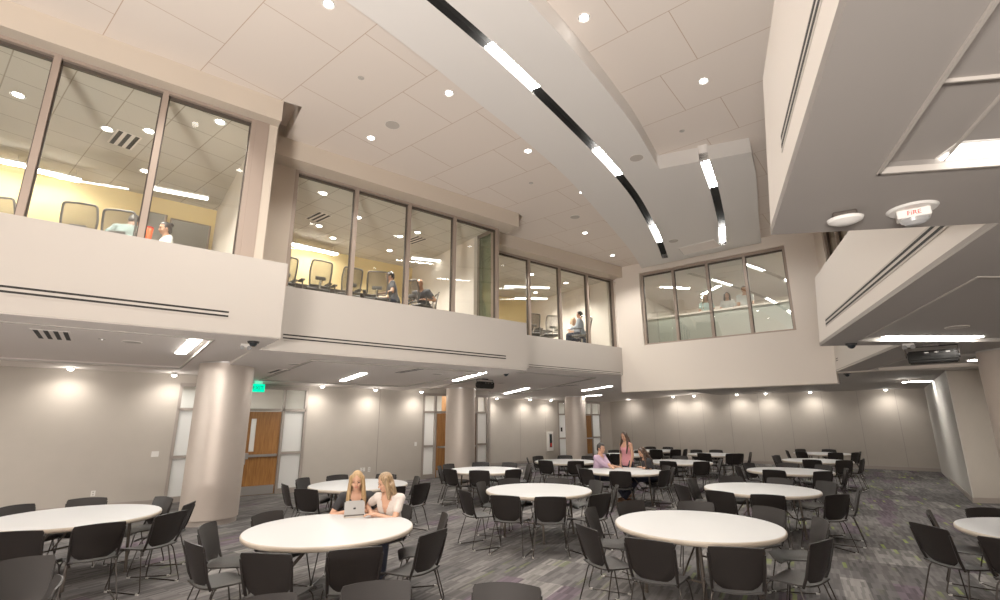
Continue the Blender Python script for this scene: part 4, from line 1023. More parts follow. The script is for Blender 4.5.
# ------------------------------------------------------------------ upper rooms: office chairs, tables, lights
def make_office_chair(label, loc, rz):
    t = thing('office_chair', label, 'chair', loc, rz)
    def bk(u, v):
        k = 2 * u - 1; hw = .21 + .03 * v - .03 * max(0, (v - .9) / .1) ** 2
        return Vector((k * hw, -.235 - .09 * v - .03 * (1 - k * k) + .03 * sin(v * pi), .54 + v * .52))
    bm = BM(); pts = [bk(0, 0), bk(0, .3), bk(0, .6), bk(0, 1), bk(.5, 1.0), bk(1, 1), bk(1, .6), bk(1, .3), bk(1, 0), bk(.5, 0), bk(0, 0)]
    tube(bm, rounded(pts, .05, 4), .017, 8, False); obj('back_frame', bm, M['office'], t, smooth=True)
    bm = BM(); g = [[bm.verts.new(bk(i / 8, j / 8)) for j in range(9)] for i in range(9)]
    for i in range(8):
        for j in range(8): bm.faces.new((g[i][j], g[i + 1][j], g[i + 1][j + 1], g[i][j + 1]))
    obj('mesh_back', bm, M['mesh'], t, smooth=True)
    obj('lumbar_pad', bbox((0, -.27, .70), (.22, .03, .08), .012), M['office'], t, smooth=True)
    obj('seat', bbox((0, .02, .47), (.50, .48, .07), .03, seg=3), M['office'], t, smooth=True)
    for s in (-1, 1):
        bm = BM(); tube(bm, rounded([(s * .20, -.05, .45), (s * .29, -.05, .46), (s * .29, -.05, .66)], .04), .017, 8); box(bm, (s * .29, .03, .675), (.075, .25, .03)); obj('armrest', bm, M['office'], t)
    bm = BM(); tube(bm, [(0, 0, .10), (0, 0, .45)], .028, 12); tube(bm, rounded([(0, -.02, .44), (0, -.24, .45), (0, -.285, .66)], .06), .022, 8); obj('gas_column', bm, M['chrome'], t, smooth=True)
    bm = BM()
    for i in range(5):
        a = 2 * pi * i / 5; tube(bm, [(0, 0, .11), (.30 * cos(a), .30 * sin(a), .075)], [.028, .016], 8)
    b = obj('star_base', bm, M['chrome'], t, smooth=True)
    for i in range(5):
        bm = BM(); a = 2 * pi * i / 5; bmesh.ops.create_cone(bm, segments=12, radius1=.03, radius2=.03, depth=.04, cap_ends=True)
        bmesh.ops.transform(bm, matrix=Matrix.Translation((.30 * cos(a), .30 * sin(a), .032)) @ Matrix.Rotation(pi / 2, 4, 'X'), verts=bm.verts); obj('caster', bm, M['black'], b)
    return t
oc = None
def office(px, py, rz, label, group, ztop=1.06, at=None):
    global oc
    p = at_z(px, py, ZR + ztop); f = Vector((-sin(rz), cos(rz)))
    x, y = p.x + f.x * .32, p.y + f.y * .32
    if at: x, y = at
    if oc is None: oc = make_office_chair(label, (x, y, ZR), rz); oc['group'] = group
    else: dup(oc, (x, y, ZR), rz, label, group)
    return Vector((x, y))
fwd = L.rz                                   # facing into the left rooms (away from the window)
g1, g2, g3 = 'office chairs in the near left room', 'office chairs in the middle left room', 'office chairs in the far left room'
office(-3, 203, fwd - .5, 'mesh office chair cut off at the left edge of the near window', g1, .98)
office(81, 204, fwd - .25, 'empty mesh office chair in the near left window', g1)
OC_TEAL = office(120, 211, fwd - .35, 'mesh office chair with the teal-shirted person, near left window', g1)
office(288, 257, fwd + .1, 'mesh office chair cut off by the middle window\'s left frame', g2)
office(323, 261.5, fwd + .05, 'mesh office chair alone in the first pane of the middle window', g2)
office(354, 268.5, fwd + .05, 'mesh office chair behind the first mullion of the middle window', g2)
office(378, 272, fwd - .45, 'turned mesh office chair left of the dark-haired man, middle window', g2)
office(410.5, 281, fwd - 1.25, 'mesh office chair right of the third mullion, middle window', g2)
office(437, 296, fwd + 1.3, 'office chair holding the bald man, middle window', g2, 1.0)
office(534, 314, fwd - .3, 'mesh office chair half behind the first mullion, far left window', g3)
office(553, 316, fwd - .35, 'mesh office chair in the second pane, far left window', g3)
def meeting_table(fr, u0, u1, n0, n1, label):
    c = fr.p((u0 + u1) / 2, (n0 + n1) / 2); t = thing('meeting_table', label, 'table', (c.x, c.y, ZR), fr.rz)
    obj('tabletop', bbox((0, 0, .72), (abs(u1 - u0), abs(n1 - n0), .04), .008), M['dtable'], t)
    for s in (-1, 1): obj('leg', bbox((s * (abs(u1 - u0) / 2 - .5), 0, .35), (.08, abs(n1 - n0) * .6, .70), .01), M['office'], t)
    return t
meeting_table(L, -4.5, .35, -10.15, -11.15, 'dark meeting table in the near left room, below the window line')
meeting_table(L, 2.3, 5.2, -10.95, -11.9, 'dark meeting table in the middle left room')
meeting_table(L, 9.2, 11.6, -11.9, -12.8, 'dark desk in the far left room')
def cabinet(fr, u0, u1, n, h, label):
    c = fr.p((u0 + u1) / 2, n); t = thing('credenza', label, 'cabinet', (c.x, c.y, ZR), fr.rz)
    w = u1 - u0; obj('carcass', bbox((0, 0, h / 2), (w, .4, h), .008), M['bronze'], t)
    for i in range(3): obj('door', bbox((-w / 2 + w * (i + .5) / 3, -.205, h / 2), (w / 3 - .02, .02, h - .06), .003), M['bronze'], t)
cabinet(L, 1.9, 4.6, -13.2, .95, 'long brown credenza against the yellow wall, middle window')
cabinet(L, 7.9, 9.4, -14.2, 1.05, 'brown credenza against the yellow wall, far left window')
def board(px0, px1, pyc, n, h, label, m='screen'):
    a, b = on_plane(px0, pyc, L, n), on_plane(px1, pyc, L, n); c = (a + b) / 2; w = (b - a).length
    t = thing('wall_board', label, 'board', (c.x, c.y, ZR + 1.45), L.rz)
    obj('panel', bbox((0, -.02, 0), (w, .03, h), .003), M[m], t)
    bm = BM(); tube(bm, [(-w / 2, -.03, -h / 2), (w / 2, -.03, -h / 2), (w / 2, -.03, h / 2), (-w / 2, -.03, h / 2), (-w / 2, -.03, -h / 2)], .025, 6); obj('frame', bm, M['bronze'], t)
M['greyboard'] = mat('grey_board', (.28, .27, .24), .35)
board(145, 163, 234, -12.22, 1.3, 'framed grey board behind the woman with the bun, left one', 'greyboard')
board(168, 207, 243, -12.22, 1.2, 'wide framed grey board behind the woman with the bun', 'greyboard')
# room lights
def room_light(px0, py0, px1, py1, z, label, m='lamp_soft', w=.13):
    a, b = at_z(px0, py0, z), at_z(px1, py1, z)
    ab = Vector((b.x - a.x, b.y - a.y)); c = (a + b) / 2
    t = linear_light(a, b, label, w=w, m=m, drop=.03)
    bm = BM()
    for s in (-.4, .4): tube(bm, [(s * ab.length, 0, .01), (s * ab.length, 0, ZRC - z)], .006, 6)
    if ZRC - z > .03: obj('suspension', bm, M['steel'], t)
ZP = 6.42
room_light(-60, 148, 25, 165, ZP, 'glowing cove light along the yellow wall, left edge of the near window', 'lamp')
room_light(30, 168, 80, 180, ZP, 'glowing cove light along the yellow wall, near window\'s middle pane', 'lamp')
room_light(152, 187.5, 208, 198, ZP, 'pendant linear light over the woman with the bun, near window')
room_light(291, 243.5, 337, 254, ZP, 'glowing cove light along the yellow wall, middle window', 'lamp')
room_light(412, 257.5, 452, 262, ZP, 'pendant linear light in the third pane of the middle window')
room_light(505, 286, 549, 287.5, ZP, 'upper pendant linear light in the far left window')
room_light(515, 298, 547, 298.5, ZP, 'lower pendant linear light in the far left window')
for px, py, lb in ((18, 95, 'downlight in the near left room, first pane'), (107, 129, 'downlight in the near left room, second pane left'), (149, 131, 'downlight in the near left room, second pane right'), (220, 122, 'downlight in the near left room, third pane'), (145, 171, 'small downlight by the second mullion, near window'),
                   (323.5, 193.5, 'downlight in the middle left room, first pane top'), (319, 226, 'downlight in the middle left room, first pane centre'), (333, 238, 'downlight in the middle left room, first pane lower'), (358, 217.5, 'downlight beside the first mullion, middle window'), (389.5, 250.5, 'downlight in the middle left room, second pane low'), (400, 236.5, 'downlight beside the second mullion, middle window'), (417.5, 232.5, 'downlight in the middle left room, third pane top'),
                   (531.5, 274.5, 'downlight beside the first mullion, far left window'), (535.5, 292.5, 'downlight in the far left room, second pane low'), (566, 283, 'downlight in the far left room, third pane')):
    downlight(at_z(px, py, ZRC), lb, r=.085, power=210)
for px, py, ang, lb in ((124.5, 140, 0, 'slotted grey vent in the near left room ceiling'), (318.5, 217, 0, 'slotted grey vent in the middle left room ceiling, first pane'), (415, 240, 0, 'slotted grey vent in the middle left room ceiling, third pane')):
    vent(at_z(px, py, ZRC), T.rz + pi / 2, .6, .35, 3, lb)
for u, n in ((8.6, -13.2), (8.6, -11.6), (11.4, -12.6)):  # added spots without fixtures, lifting the dim far left room
    c = L.p(u, n); light('room_fill', 'SPOT', (c.x, c.y, ZRC - .03), 170, .05, target=(c.x, c.y, 0), spot=150)
# gallery behind the back window; its strips imitate light slots mirrored in the glass
c = B.p(4.2, 18.5)
for i, (u, n, du, dn) in enumerate(((2.2, 17.2, .0, 1.3), (2.6, 18.8, .0, 1.3), (4.6, 18.2, .9, .9), (6.3, 17.0, -.7, .9), (5.6, 19.5, .2, 1.6))):
    a_, b_ = B.p(u, n), B.p(u + du, n + dn)
    linear_light((a_.x, a_.y, ZRC - .01), (b_.x, b_.y, ZRC - .01), '%s glowing strip behind the back window, imitating a mirrored slot light' % ORD[i], w=.12)
for u in (2.4, 4.2, 6.0):  # added spots without fixtures, brightening the gallery
    for n in (16.3, 18.6):
        c = B.p(u, n); light('room_fill', 'SPOT', (c.x, c.y, ZRC - .03), 120, .05, target=(c.x, c.y, 0), spot=150)
# small things on the meeting tables
p = at_z(149, 233, ZR + .86)
t = thing('tumbler', 'red-orange tumbler left of the woman with the bun', 'cup', (p.x, p.y, ZR + .74))
bm = BM(); lathe(bm, [(0, 0), (.045, 0), (.055, .19), (.05, .2), (0, .2)], 20); obj('cup', bm, M['redorange'], t, smooth=True)
bm = BM(); lathe(bm, [(0, .2), (.058, .2), (.058, .22), (0, .225)], 20); obj('lid', bm, M['red'], t, smooth=True)

# ------------------------------------------------------------------ tablet on the women's table
p0 = at_z(354.3, 517.2, .7415); f = (Vector((-1.92, 6.02)) - p0.xy); 
t = thing('tablet', 'silver tablet propped open before the blonde woman in black', 'tablet', (p0.x, p0.y, .7415), math.atan2(p0.y, p0.x) - pi / 2 + .12)
bm = BM(); box(bm, (0, 0, 0), (.245, .007, .185)); bmesh.ops.bevel(bm, geom=[e for e in bm.edges if abs((e.verts[0].co - e.verts[1].co).y) > .005], offset=.014, segments=4, affect='EDGES')
tilt = Matrix.Translation((0, .03, .096)) @ Matrix.Rotation(D(-14), 4, 'X')
bmesh.ops.transform(bm, matrix=tilt, verts=bm.verts); obj('shell', bm, M['alu'], t)
bm = BM(); box(bm, (0, .0045, 0), (.225, .002, .165)); bmesh.ops.transform(bm, matrix=tilt, verts=bm.verts); obj('screen', bm, M['screen'], t)
bm = BM(); lathe(bm, [(0, 0), (.011, 0), (.011, .002), (0, .002)], 20, (-.006, 0, 0)); lathe(bm, [(0, 0), (.011, 0), (.011, .002), (0, .002)], 20, (.006, 0, 0)); lathe(bm, [(0, 0), (.004, 0), (.004, .002), (0, .002)], 10, (.005, .016, 0))
bmesh.ops.transform(bm, matrix=tilt @ Matrix.Translation((0, -.0035, 0)) @ Matrix.Rotation(pi / 2, 4, 'X'), verts=bm.verts); obj('emblem', bm, M['black'], t)
bm = BM(); box(bm, (0, .045, .004), (.25, .15, .006)); obj('folding_cover', bm, M['edge'], t)
bm = BM(); box(bm, (0, .012, .014), (.24, .012, .03)); obj('hinge', bm, M['bronze_dark'], t)

# ================================================================== PEOPLE
def cloth(name, col, rough=.85, sc=90):
    return mat(name, col, rough, noise=.10, nscale=sc, bump=.15, bscale=160)
def hairmat(name, a, b):
    m = mat(name, a, .45); nt = m.node_tree; bs = nt.nodes['Principled BSDF']
    tc = nt.nodes.new('ShaderNodeTexCoord'); mp = nt.nodes.new('ShaderNodeMapping'); mp.inputs['Scale'].default_value = (70, 70, 6)
    n = nt.nodes.new('ShaderNodeTexNoise'); n.inputs['Scale'].default_value = 1.6; n.inputs['Detail'].default_value = 3
    r = nt.nodes.new('ShaderNodeValToRGB'); r.color_ramp.elements[0].color = (*a, 1); r.color_ramp.elements[1].color = (*b, 1); r.color_ramp.elements[0].position = .35; r.color_ramp.elements[1].position = .65
    bp = nt.nodes.new('ShaderNodeBump'); bp.inputs['Strength'].default_value = .5; bp.inputs['Distance'].default_value = .006
    nt.links.new(tc.outputs['Object'], mp.inputs[0]); nt.links.new(mp.outputs[0], n.inputs['Vector']); nt.links.new(n.outputs['Fac'], r.inputs[0])
    nt.links.new(r.outputs[0], bs.inputs['Base Color']); nt.links.new(n.outputs['Fac'], bp.inputs['Height']); nt.links.new(bp.outputs[0], bs.inputs['Normal'])
    return m
M['skin'] = mat('skin_light', (.56, .30, .19), .5, noise=.04, nscale=30)
M['skin2'] = mat('skin_pink', (.52, .27, .18), .55, noise=.04, nscale=30)
M['eye'] = mat('eye_dark', (.04, .025, .02), .2); M['lips'] = mat('lips', (.50, .13, .11), .45); M['brow'] = mat('brow', (.20, .11, .06), .7)
M['blonde'] = hairmat('blonde_hair', (.27, .155, .062), (.50, .33, .155))
M['darkblonde'] = hairmat('dark_blonde_hair', (.14, .08, .038), (.40, .26, .13))
M['brown'] = hairmat('brown_hair', (.026, .012, .006), (.075, .034, .016))
M['dark'] = hairmat('dark_hair', (.010, .007, .006), (.026, .018, .014))
M['greyhair'] = hairmat('sandy_hair', (.35, .22, .13), (.5, .34, .22))
M['tee_black'] = cloth('black_cotton', (.018, .017, .019)); M['tee_beige'] = cloth('beige_jersey', (.62, .55, .50)); M['shirt_lilac'] = cloth('lilac_check_shirt', (.52, .37, .50), sc=220)
M['top_pink'] = cloth('pink_knit', (.66, .27, .31)); M['jeans'] = cloth('dark_jeans', (.022, .026, .045)); M['shoe'] = mat('brown_leather', (.13, .06, .03), .5)
M['teal'] = cloth('pale_teal_fabric', (.42, .58, .56)); M['tee_white'] = cloth('white_cotton', (.72, .74, .74)); M['tee_grey'] = cloth('dark_grey_cotton', (.10, .10, .11)); M['shirt_grey'] = cloth('grey_blue_shirt', (.33, .36, .41))

def ellipsoid(bm, c, r, rot=None, seg=20):
    v = bmesh.ops.create_uvsphere(bm, u_segments=seg, v_segments=seg // 2 + 2, radius=1)['verts']
    bmesh.ops.transform(bm, matrix=Matrix.Translation(c) @ (rot if rot is not None else Matrix()) @ Matrix.Diagonal((*r, 1)), verts=v); return v
def capsule(bm, a, b, ra, rb, seg=14):
    a, b = Vector(a), Vector(b); d = (b - a); ln = d.length; pts, rr = [], []
    d = d / ln if ln > 1e-6 else Vector((0, 0, 1))
    for i in range(5): t = i / 4 * pi / 2; pts.append(a - d * ra * cos(t)); rr.append(max(.0008, ra * sin(t)))
    for i in range(5): t = i / 4 * pi / 2; pts.append(b + d * rb * sin(t)); rr.append(max(.0008, rb * cos(t)))
    tube(bm, pts, rr, seg)
def loft(bm, secs, seg=24):
    """secs: (centre, x axis, y axis) elliptical sections"""
    rings = [[bm.verts.new(c + ax * cos(2 * pi * k / seg) + ay * sin(2 * pi * k / seg)) for k in range(seg)] for c, ax, ay in secs]
    for p, q in zip(rings, rings[1:]):
        for k in range(seg): bm.faces.new((p[k], p[(k + 1) % seg], q[(k + 1) % seg], q[k]))
    bm.faces.new(rings[0][::-1]); bm.faces.new(rings[-1])
def fuse(name, bm, m, parent, vox, smooth=2, cut=None, band=None):
    """union of overlapping pieces into one continuous skin"""
    bmesh.ops.recalc_face_normals(bm, faces=bm.faces)
    me = bpy.data.meshes.new(name); bm.to_mesh(me); bm.free()
    o = bpy.data.objects.new(name, me); C.objects.link(o)
    md = o.modifiers.new('u', 'REMESH'); md.mode = 'VOXEL'; md.voxel_size = vox; md.use_smooth_shade = True
    dg = bpy.context.evaluated_depsgraph_get(); me2 = bpy.data.meshes.new_from_object(o.evaluated_get(dg))
    o.modifiers.clear(); o.data = me2; bpy.data.meshes.remove(me); me2.name = name
    b2 = BM(); b2.from_mesh(me2)
    for _ in range(smooth): bmesh.ops.smooth_vert(b2, verts=b2.verts, factor=.5, use_axis_x=True, use_axis_y=True, use_axis_z=True)
    if cut:
        dead = [f for f in b2.faces if cut(f.calc_center_median())]
        bmesh.ops.delete(b2, geom=dead, context='FACES')
    for f in b2.faces: f.smooth = True
    b2.to_mesh(me2); b2.free(); me2.materials.clear(); me2.materials.append(m)
    if parent: o.parent = parent
    return o
def ik(a, b, l1, l2, hint):
    a, b, hint = Vector(a), Vector(b), Vector(hint); d = b - a; ln = min(d.length, (l1 + l2) * .995); u = d.normalized()
    x = (l1 * l1 - l2 * l2 + ln * ln) / (2 * ln); h = math.sqrt(max(0, l1 * l1 - x * x))
    p = hint - u * hint.dot(u); p = p.normalized() if p.length > 1e-6 else u.orthogonal()
    return a + u * x + p * h, a + u * ln
def person(label, loc, z0, rz, sit=True, h=1.65, man=False, lean=12, side=0, seat_h=.465, head=(0, 0, 0), hands=None, elbow=((-.6, -.5, -.5), (.6, -.5, -.5)), sleeve='short', top='tee_black', pants='jeans', neck='crew',
           hair='long', hm='brown', skin='skin', vox=.009, knee=(.43, .0), feet=None, fingers_down=True, name='person', arms=True):
    s = h / 1.65; t = thing(name, label, 'person', (loc[0], loc[1], z0), rz)
    w = 1.12 if man else 1.0
    pz = (seat_h + .085) if sit else .90 * s
    pel = Vector((0, 0, pz)); la, sa = D(lean), D(side)
    sp = Vector((sin(sa), sin(la), cos(la) * cos(sa))).normalized(); fx = Vector((1, 0, 0)); fx = (fx - sp * fx.dot(sp)).normalized(); fy = sp.cross(fx)
    def at(tt, x=0, y=0): return pel + sp * (tt * s) + fx * (x * s) + fy * (y * s)
    T_ = [(-.09, .145, .105, -.01), (-.02, .168, .118, -.01), (.06, .158, .112, -.005), (.15, .130 * (1.12 if man else 1), .095, 0), (.22, .134 * (1.12 if man else 1), .098, .005), (.30, .150, .112 if not man else .11, .018 if not man else .008), (.36, .160, .108, .012), (.42, .160, .088, 0), (.46, .120, .068, -.005), (.49, .070, .055, 0)]
    def torso(bm, g, lo=-9, hi=9):
        loft(bm, [(at(a_, 0, d_), fx * ((b_ * (w if a_ > .25 else 1) + g) * s), fy * ((c_ + g) * s)) for a_, b_, c_, d_ in T_ if lo <= a_ <= hi])
    shx = .168 * w
    sh = [at(.425, -shx, -.005), at(.425, shx, -.005)]
    if hands is None: hands = [(-.20, .30, pz + .15), (.20, .30, pz + .15)] if sit else [(-.22, .06, .80 * s), (.22, .06, .80 * s)]
    l1, l2 = .275 * s, .245 * s; EL, WR = [], []
    for i in (0, 1):
        e, wv = ik(sh[i], hands[i], l1, l2, elbow[i]); EL.append(e); WR.append(wv)
    ra = [.046 * (1.12 if man else 1) * s, .038 * (1.12 if man else 1) * s, .025 * (1.15 if man else 1) * s]
    # legs
    HP = [at(-.02, -.088), at(-.02, .088)]; KN, AN, TO = [], [], []
    for i in (0, 1):
        sg = (-1, 1)[i]
        if sit:
            k = Vector((sg * (.10 + knee[1]), knee[0] * s, seat_h + .055)); ft = feet[i] if feet else (sg * .11, .47 * s, .085)
            KN.append(k); AN.append(Vector(ft))
        else:
            KN.append(Vector((sg * .095, .02, .48 * s))); AN.append(Vector((sg * .10, -.02 + .05 * i, .085 * s)))
    rl = [.086 * s, .056 * s, .038 * s]
    # head
    hc0 = at(.49); yaw, pit, rol = [D(v) for v in head]
    HM = Matrix.Translation(at(.505, 0, .005)) @ (Matrix.Rotation(yaw, 4, 'Z') @ Matrix.Rotation(pit, 4, 'X') @ Matrix.Rotation(rol, 4, 'Y')).to_4x4()
    def hp(x, y, z): return HM @ Vector((x * s, y * s, z * s))
    R3 = HM.to_3x3().to_4x4()
    bm = BM(); torso(bm, 0)
    capsule(bm, at(.45, 0, -.01), hp(0, -.005, .07), .056 * s * (1.12 if man else 1), .05 * s * (1.12 if man else 1))
    ellipsoid(bm, hp(0, -.005, .155), (.073 * s, .093 * s, .098 * s), R3, 24); ellipsoid(bm, hp(0, .022, .098), (.056 * s, .066 * s, .072 * s), R3, 20); ellipsoid(bm, hp(0, .055, .055), (.030 * s, .030 * s, .024 * s), R3, 14)
    capsule(bm, hp(0, .083, .145), hp(0, .104, .112), .008 * s, .0125 * s, 10)
    for sg in (-1, 1):
        ellipsoid(bm, hp(sg * .075, -.006, .128), (.010 * s, .020 * s, .031 * s), R3, 12); ellipsoid(bm, hp(sg * .04, .062, .108), (.022 * s, .02 * s, .018 * s), R3, 12)
    for i in (0, 1):
        sg = (-1, 1)[i]
        capsule(bm, sh[i], EL[i], ra[0], ra[1]); capsule(bm, EL[i], WR[i], ra[1], ra[2]); capsule(bm, at(.43, sg * .08), sh[i], .06 * s, ra[0] * 1.12)
        capsule(bm, HP[i], KN[i], rl[0], rl[1]); capsule(bm, KN[i], AN[i], rl[1], rl[2])
        # hand: palm, four unequal fingers, thumb off the side
        d = (WR[i] - EL[i]).normalized(); up = Vector((0, 0, 1)); lat = d.cross(up)
        lat = lat.normalized() if lat.length > .15 else Vector((sg, 0, 0)); nrm = lat.cross(d).normalized()
        dh = (d + (Vector((0, 0, -d.z)) * .8 if fingers_down and sit else Vector())).normalized(); lat = dh.cross(nrm).normalized(); nrm = lat.cross(dh).normalized()
        q = 1.0 * s * (1.1 if man else 1); pc = WR[i] + dh * .05 * q
        rotm = Matrix((lat, dh, nrm)).transposed().to_4x4()
        ellipsoid(bm, pc, (.038 * q, .052 * q, .016 * q), rotm, 16)
        th = -sg
        for j, (off, ln_) in enumerate(((-.027, .066), (-.009, .076), (.009, .071), (.026, .054))):
            b0 = pc + dh * .035 * q + lat * off * q * (-th); m1 = b0 + dh * ln_ * .55 * q - nrm * .006 * q; m2 = m1 + dh * ln_ * .42 * q - nrm * .022 * q
            capsule(bm, b0, m1, .0088 * q, .0082 * q, 8); capsule(bm, m1, m2, .0082 * q, .0068 * q, 8)
        b0 = pc - dh * .022 * q + lat * th * .028 * q; m1 = b0 + (dh * .6 + lat * th * .7).normalized() * .036 * q - nrm * .008 * q; m2 = m1 + (dh * .95 + lat * th * .1).normalized() * .028 * q - nrm * .006 * q
        capsule(bm, b0, m1, .0115 * q, .0095 * q, 8); capsule(bm, m1, m2, .0095 * q, .0078 * q, 8)
    fuse('body', bm, M[skin], t, vox, 2)
    # face details
    for sg in (-1, 1):
        bm = BM(); ellipsoid(bm, hp(sg * .031, .0805, .140), (.0125 * s, .008 * s, .0065 * s), R3, 12); obj('eye', bm, M['eye'], t, smooth=True)
        bm = BM(); capsule(bm, hp(sg * .016, .0905, .160), hp(sg * .046, .078, .163), .0042 * s, .0032 * s, 6); obj('eyebrow', bm, M['brow'], t, smooth=True)
    bm = BM(); ellipsoid(bm, hp(0, .0865, .083), (.023 * s, .009 * s, .0075 * s), R3, 14); obj('lips', bm, M['lips' if not man else 'skin2'], t, smooth=True)
    # top
    bm = BM(); torso(bm, .012, lo=-.03)
    for i in (0, 1):
        sg = (-1, 1)[i]; capsule(bm, at(.43, sg * .07), sh[i], .066 * s, ra[0] * 1.12 + .012)
        if sleeve == 'short': capsule(bm, sh[i], sh[i].lerp(EL[i], .52), ra[0] + .010, ra[0] + .012)
        elif sleeve == 'roll': capsule(bm, sh[i], EL[i], ra[0] + .015, ra[1] + .016); capsule(bm, EL[i], EL[i].lerp(WR[i], .25), ra[1] + .016, ra[1] + .013)
        elif sleeve == 'long': capsule(bm, sh[i], EL[i], ra[0] + .013, ra[1] + .013); capsule(bm, EL[i], EL[i].lerp(WR[i], .93), ra[1] + .013, ra[2] + .012)
    if not sit or True: loft(bm, [(at(-.12, 0, -.005), fx * .172 * s, fy * .128 * s), (at(0, 0, -.005), fx * .184 * s, fy * .132 * s)])
    nb = at(.47)
    def cut(p):
        v = p - pel; tt = v.dot(sp) / s; x = v.dot(fx) / s; y = v.dot(fy) / s
        if tt > .452 and abs(x) < .07 + max(0, tt - .46) * .6: return True
        if neck == 'collar' and tt > .40 and y > .02 and abs(x) < (tt - .40) * .45: return True
        if neck in ('v', 'tank') and tt > .43 and abs(x) < .075 and y > 0: return True
        if neck == 'v' and y > .02 and tt > .235 and abs(x) < (tt - .25) * .33: return True
        if neck == 'tank' and tt > .36 and y > 0 and abs(x) < .085: return True
        if sleeve == 'none' and abs(x) > .155 and tt > .33: return True
        return False
    sh_ = fuse('shirt', bm, M[top], t, max(vox, .009), 2, cut)
    if neck == 'collar':
        bm = BM(); pts = [at(.462 - .04 * max(0, cos(a_)), .075 * sin(a_), .068 * cos(a_) - .005) for a_ in [pi * (-.92 + 1.84 * i / 16) + pi for i in range(17)]]
        tube(bm, pts, .013 * s, 8); obj('collar', bm, M[top], sh_, smooth=True)
    # trousers
    bm = BM(); torso(bm, .007, hi=.06); ellipsoid(bm, at(-.06, 0, -.01), (.165 * s, .12 * s, .10 * s))
    for i in (0, 1): capsule(bm, HP[i], KN[i], rl[0] + .012, rl[1] + .014); capsule(bm, KN[i], AN[i].lerp(KN[i], .06), rl[1] + .014, rl[2] + .018)
    fuse('trousers', bm, M[pants], t, max(vox, .010), 2)
    for i in (0, 1):
        a_ = AN[i]; bm = BM(); ellipsoid(bm, Vector((a_.x, a_.y + .055, a_.z - .035)), (.045 * s, .12 * s, .04 * s)); ellipsoid(bm, a_ + Vector((0, -.005, -.025)), (.04 * s, .052 * s, .055 * s)); box(bm, (a_.x, a_.y + .05, a_.z - .072), (.075 * s, .23 * s, .02))
        fuse('shoe', bm, M['shoe'], t, .012, 1)
    # hair
    if hair == 'none': return t
    bm = BM(); ellipsoid(bm, hp(0, -.012, .166), (.083 * s, .102 * s, .102 * s), R3, 24)
    inv = HM.inverted()
    if hair in ('long', 'bob', 'wavy'):
        ellipsoid(bm, hp(0, -.055, .10), (.083 * s, .058 * s, .11 * s), R3)
        ln_ = .30 if hair == 'long' else .12 if hair == 'bob' else .34
        for sg in (-1, 1):
            p0, p1 = hp(sg * .072, .012, .19), hp(sg * .084, .018, .08)
            if hair == 'bob': p2 = hp(sg * .088, .028, .0); p3 = hp(sg * .075, .04, -.06)
            else:
                p2 = at(.40, sg * .10, .06); p3 = at(.49 - ln_ * .82, sg * .105, .115)
            wv = .010 if hair == 'wavy' else 0
            capsule(bm, p0, p1, .028 * s, .030 * s); capsule(bm, p1, p2 + Vector((sg * wv * 2, 0, 0)), .031 * s, .034 * s); capsule(bm, p2 + Vector((sg * wv * 2, 0, 0)), p3, .034 * s, .020 * s)
            q1, q2 = hp(sg * .062, -.05, .08), (at(.38, sg * .07, -.095) if hair != 'bob' else hp(sg * .06, -.05, -.035))
            capsule(bm, q1, q2, .045 * s, .04 * s)
        if hair != 'bob': capsule(bm, hp(0, -.07, .09), at(.30, 0, -.11), .055 * s, .05 * s)
    elif hair == 'bun':
        ellipsoid(bm, hp(0, -.10, .215), (.042 * s, .042 * s, .042 * s)); ellipsoid(bm, hp(0, -.06, .11), (.07 * s, .05 * s, .07 * s), R3)
    elif hair == 'short':
        ellipsoid(bm, hp(0, -.055, .115), (.072 * s, .052 * s, .07 * s), R3)
    def hcut(p):
        v = inv @ p; x, y, z = v.x / s, v.y / s, v.z / s
        if hair == 'short': return (y > .035 and z < .205) or (z < .125 and y > -.01) or (z < .085 and y > -.06)
        lim = .238 - .95 * abs(x)
        return y > .025 and -.06 < z < max(lim, .10) and abs(x) < .056 + (.012 if z < .1 else 0) or (hair == 'bun' and (z < .12 and y > -.03 or y > .03 and z < .21))
    fuse('hair', bm, M[hm], t, max(vox * .9, .007), 1, hcut)
    return t

def facing(p, q): return math.atan2(-(q[0] - p[0]), q[1] - p[1])
tb = Vector(TAB['B']); ti = Vector(TAB['I'])
# the two blonde women
hp1 = at_d(353, 480, 7.10); a1 = (tb - hp1.xy).normalized()
w1 = hp1.xy - a1 * .24; r1 = facing(w1, tuple(p0.xy))
def local(p, o, rz): 
    v = Matrix.Rotation(-rz, 3, 'Z') @ (Vector(p) - Vector((o[0], o[1], 0))); return tuple(v)
lt = at_z(348, 514, .765); rt = at_z(369, 511, .765)
hL, hR = sorted([local(at_z(347.5, 511.5, .775), w1, r1), local(at_z(364, 511, .775), w1, r1)])
person('blonde woman in a black V-neck top seated at the table, looking at the tablet', w1, 0, r1, h=1.62, lean=20, head=(-4, -15, 0), hands=[hL, hR], elbow=((-.9, -.5, -.2), (.9, -.5, -.2)), sleeve='short', top='tee_black', neck='v', hair='long', hm='blonde', vox=.0065, fingers_down=True, knee=(.40, .0))
hp2 = at_d(381, 482, 6.85); a2 = (tb - hp2.xy).normalized()
w2 = hp2.xy - a2 * .25; r2 = facing(w2, tuple((tb + Vector((.30, .1)))))
hL, hR = sorted([local(at_z(376, 514.5, .775), w2, r2), local(at_z(371, 512, .775), w2, r2)])
person('blonde woman in a beige V-neck tee resting her arms on the table', w2, 0, r2, h=1.60, lean=18, head=(-40, -20, 0), hands=[hL, hR], elbow=((-.9, -.4, -.3), (.9, -.6, -.3)), sleeve='short', top='tee_beige', neck='v', hair='bob', hm='darkblonde', vox=.0065, knee=(.40, .0))
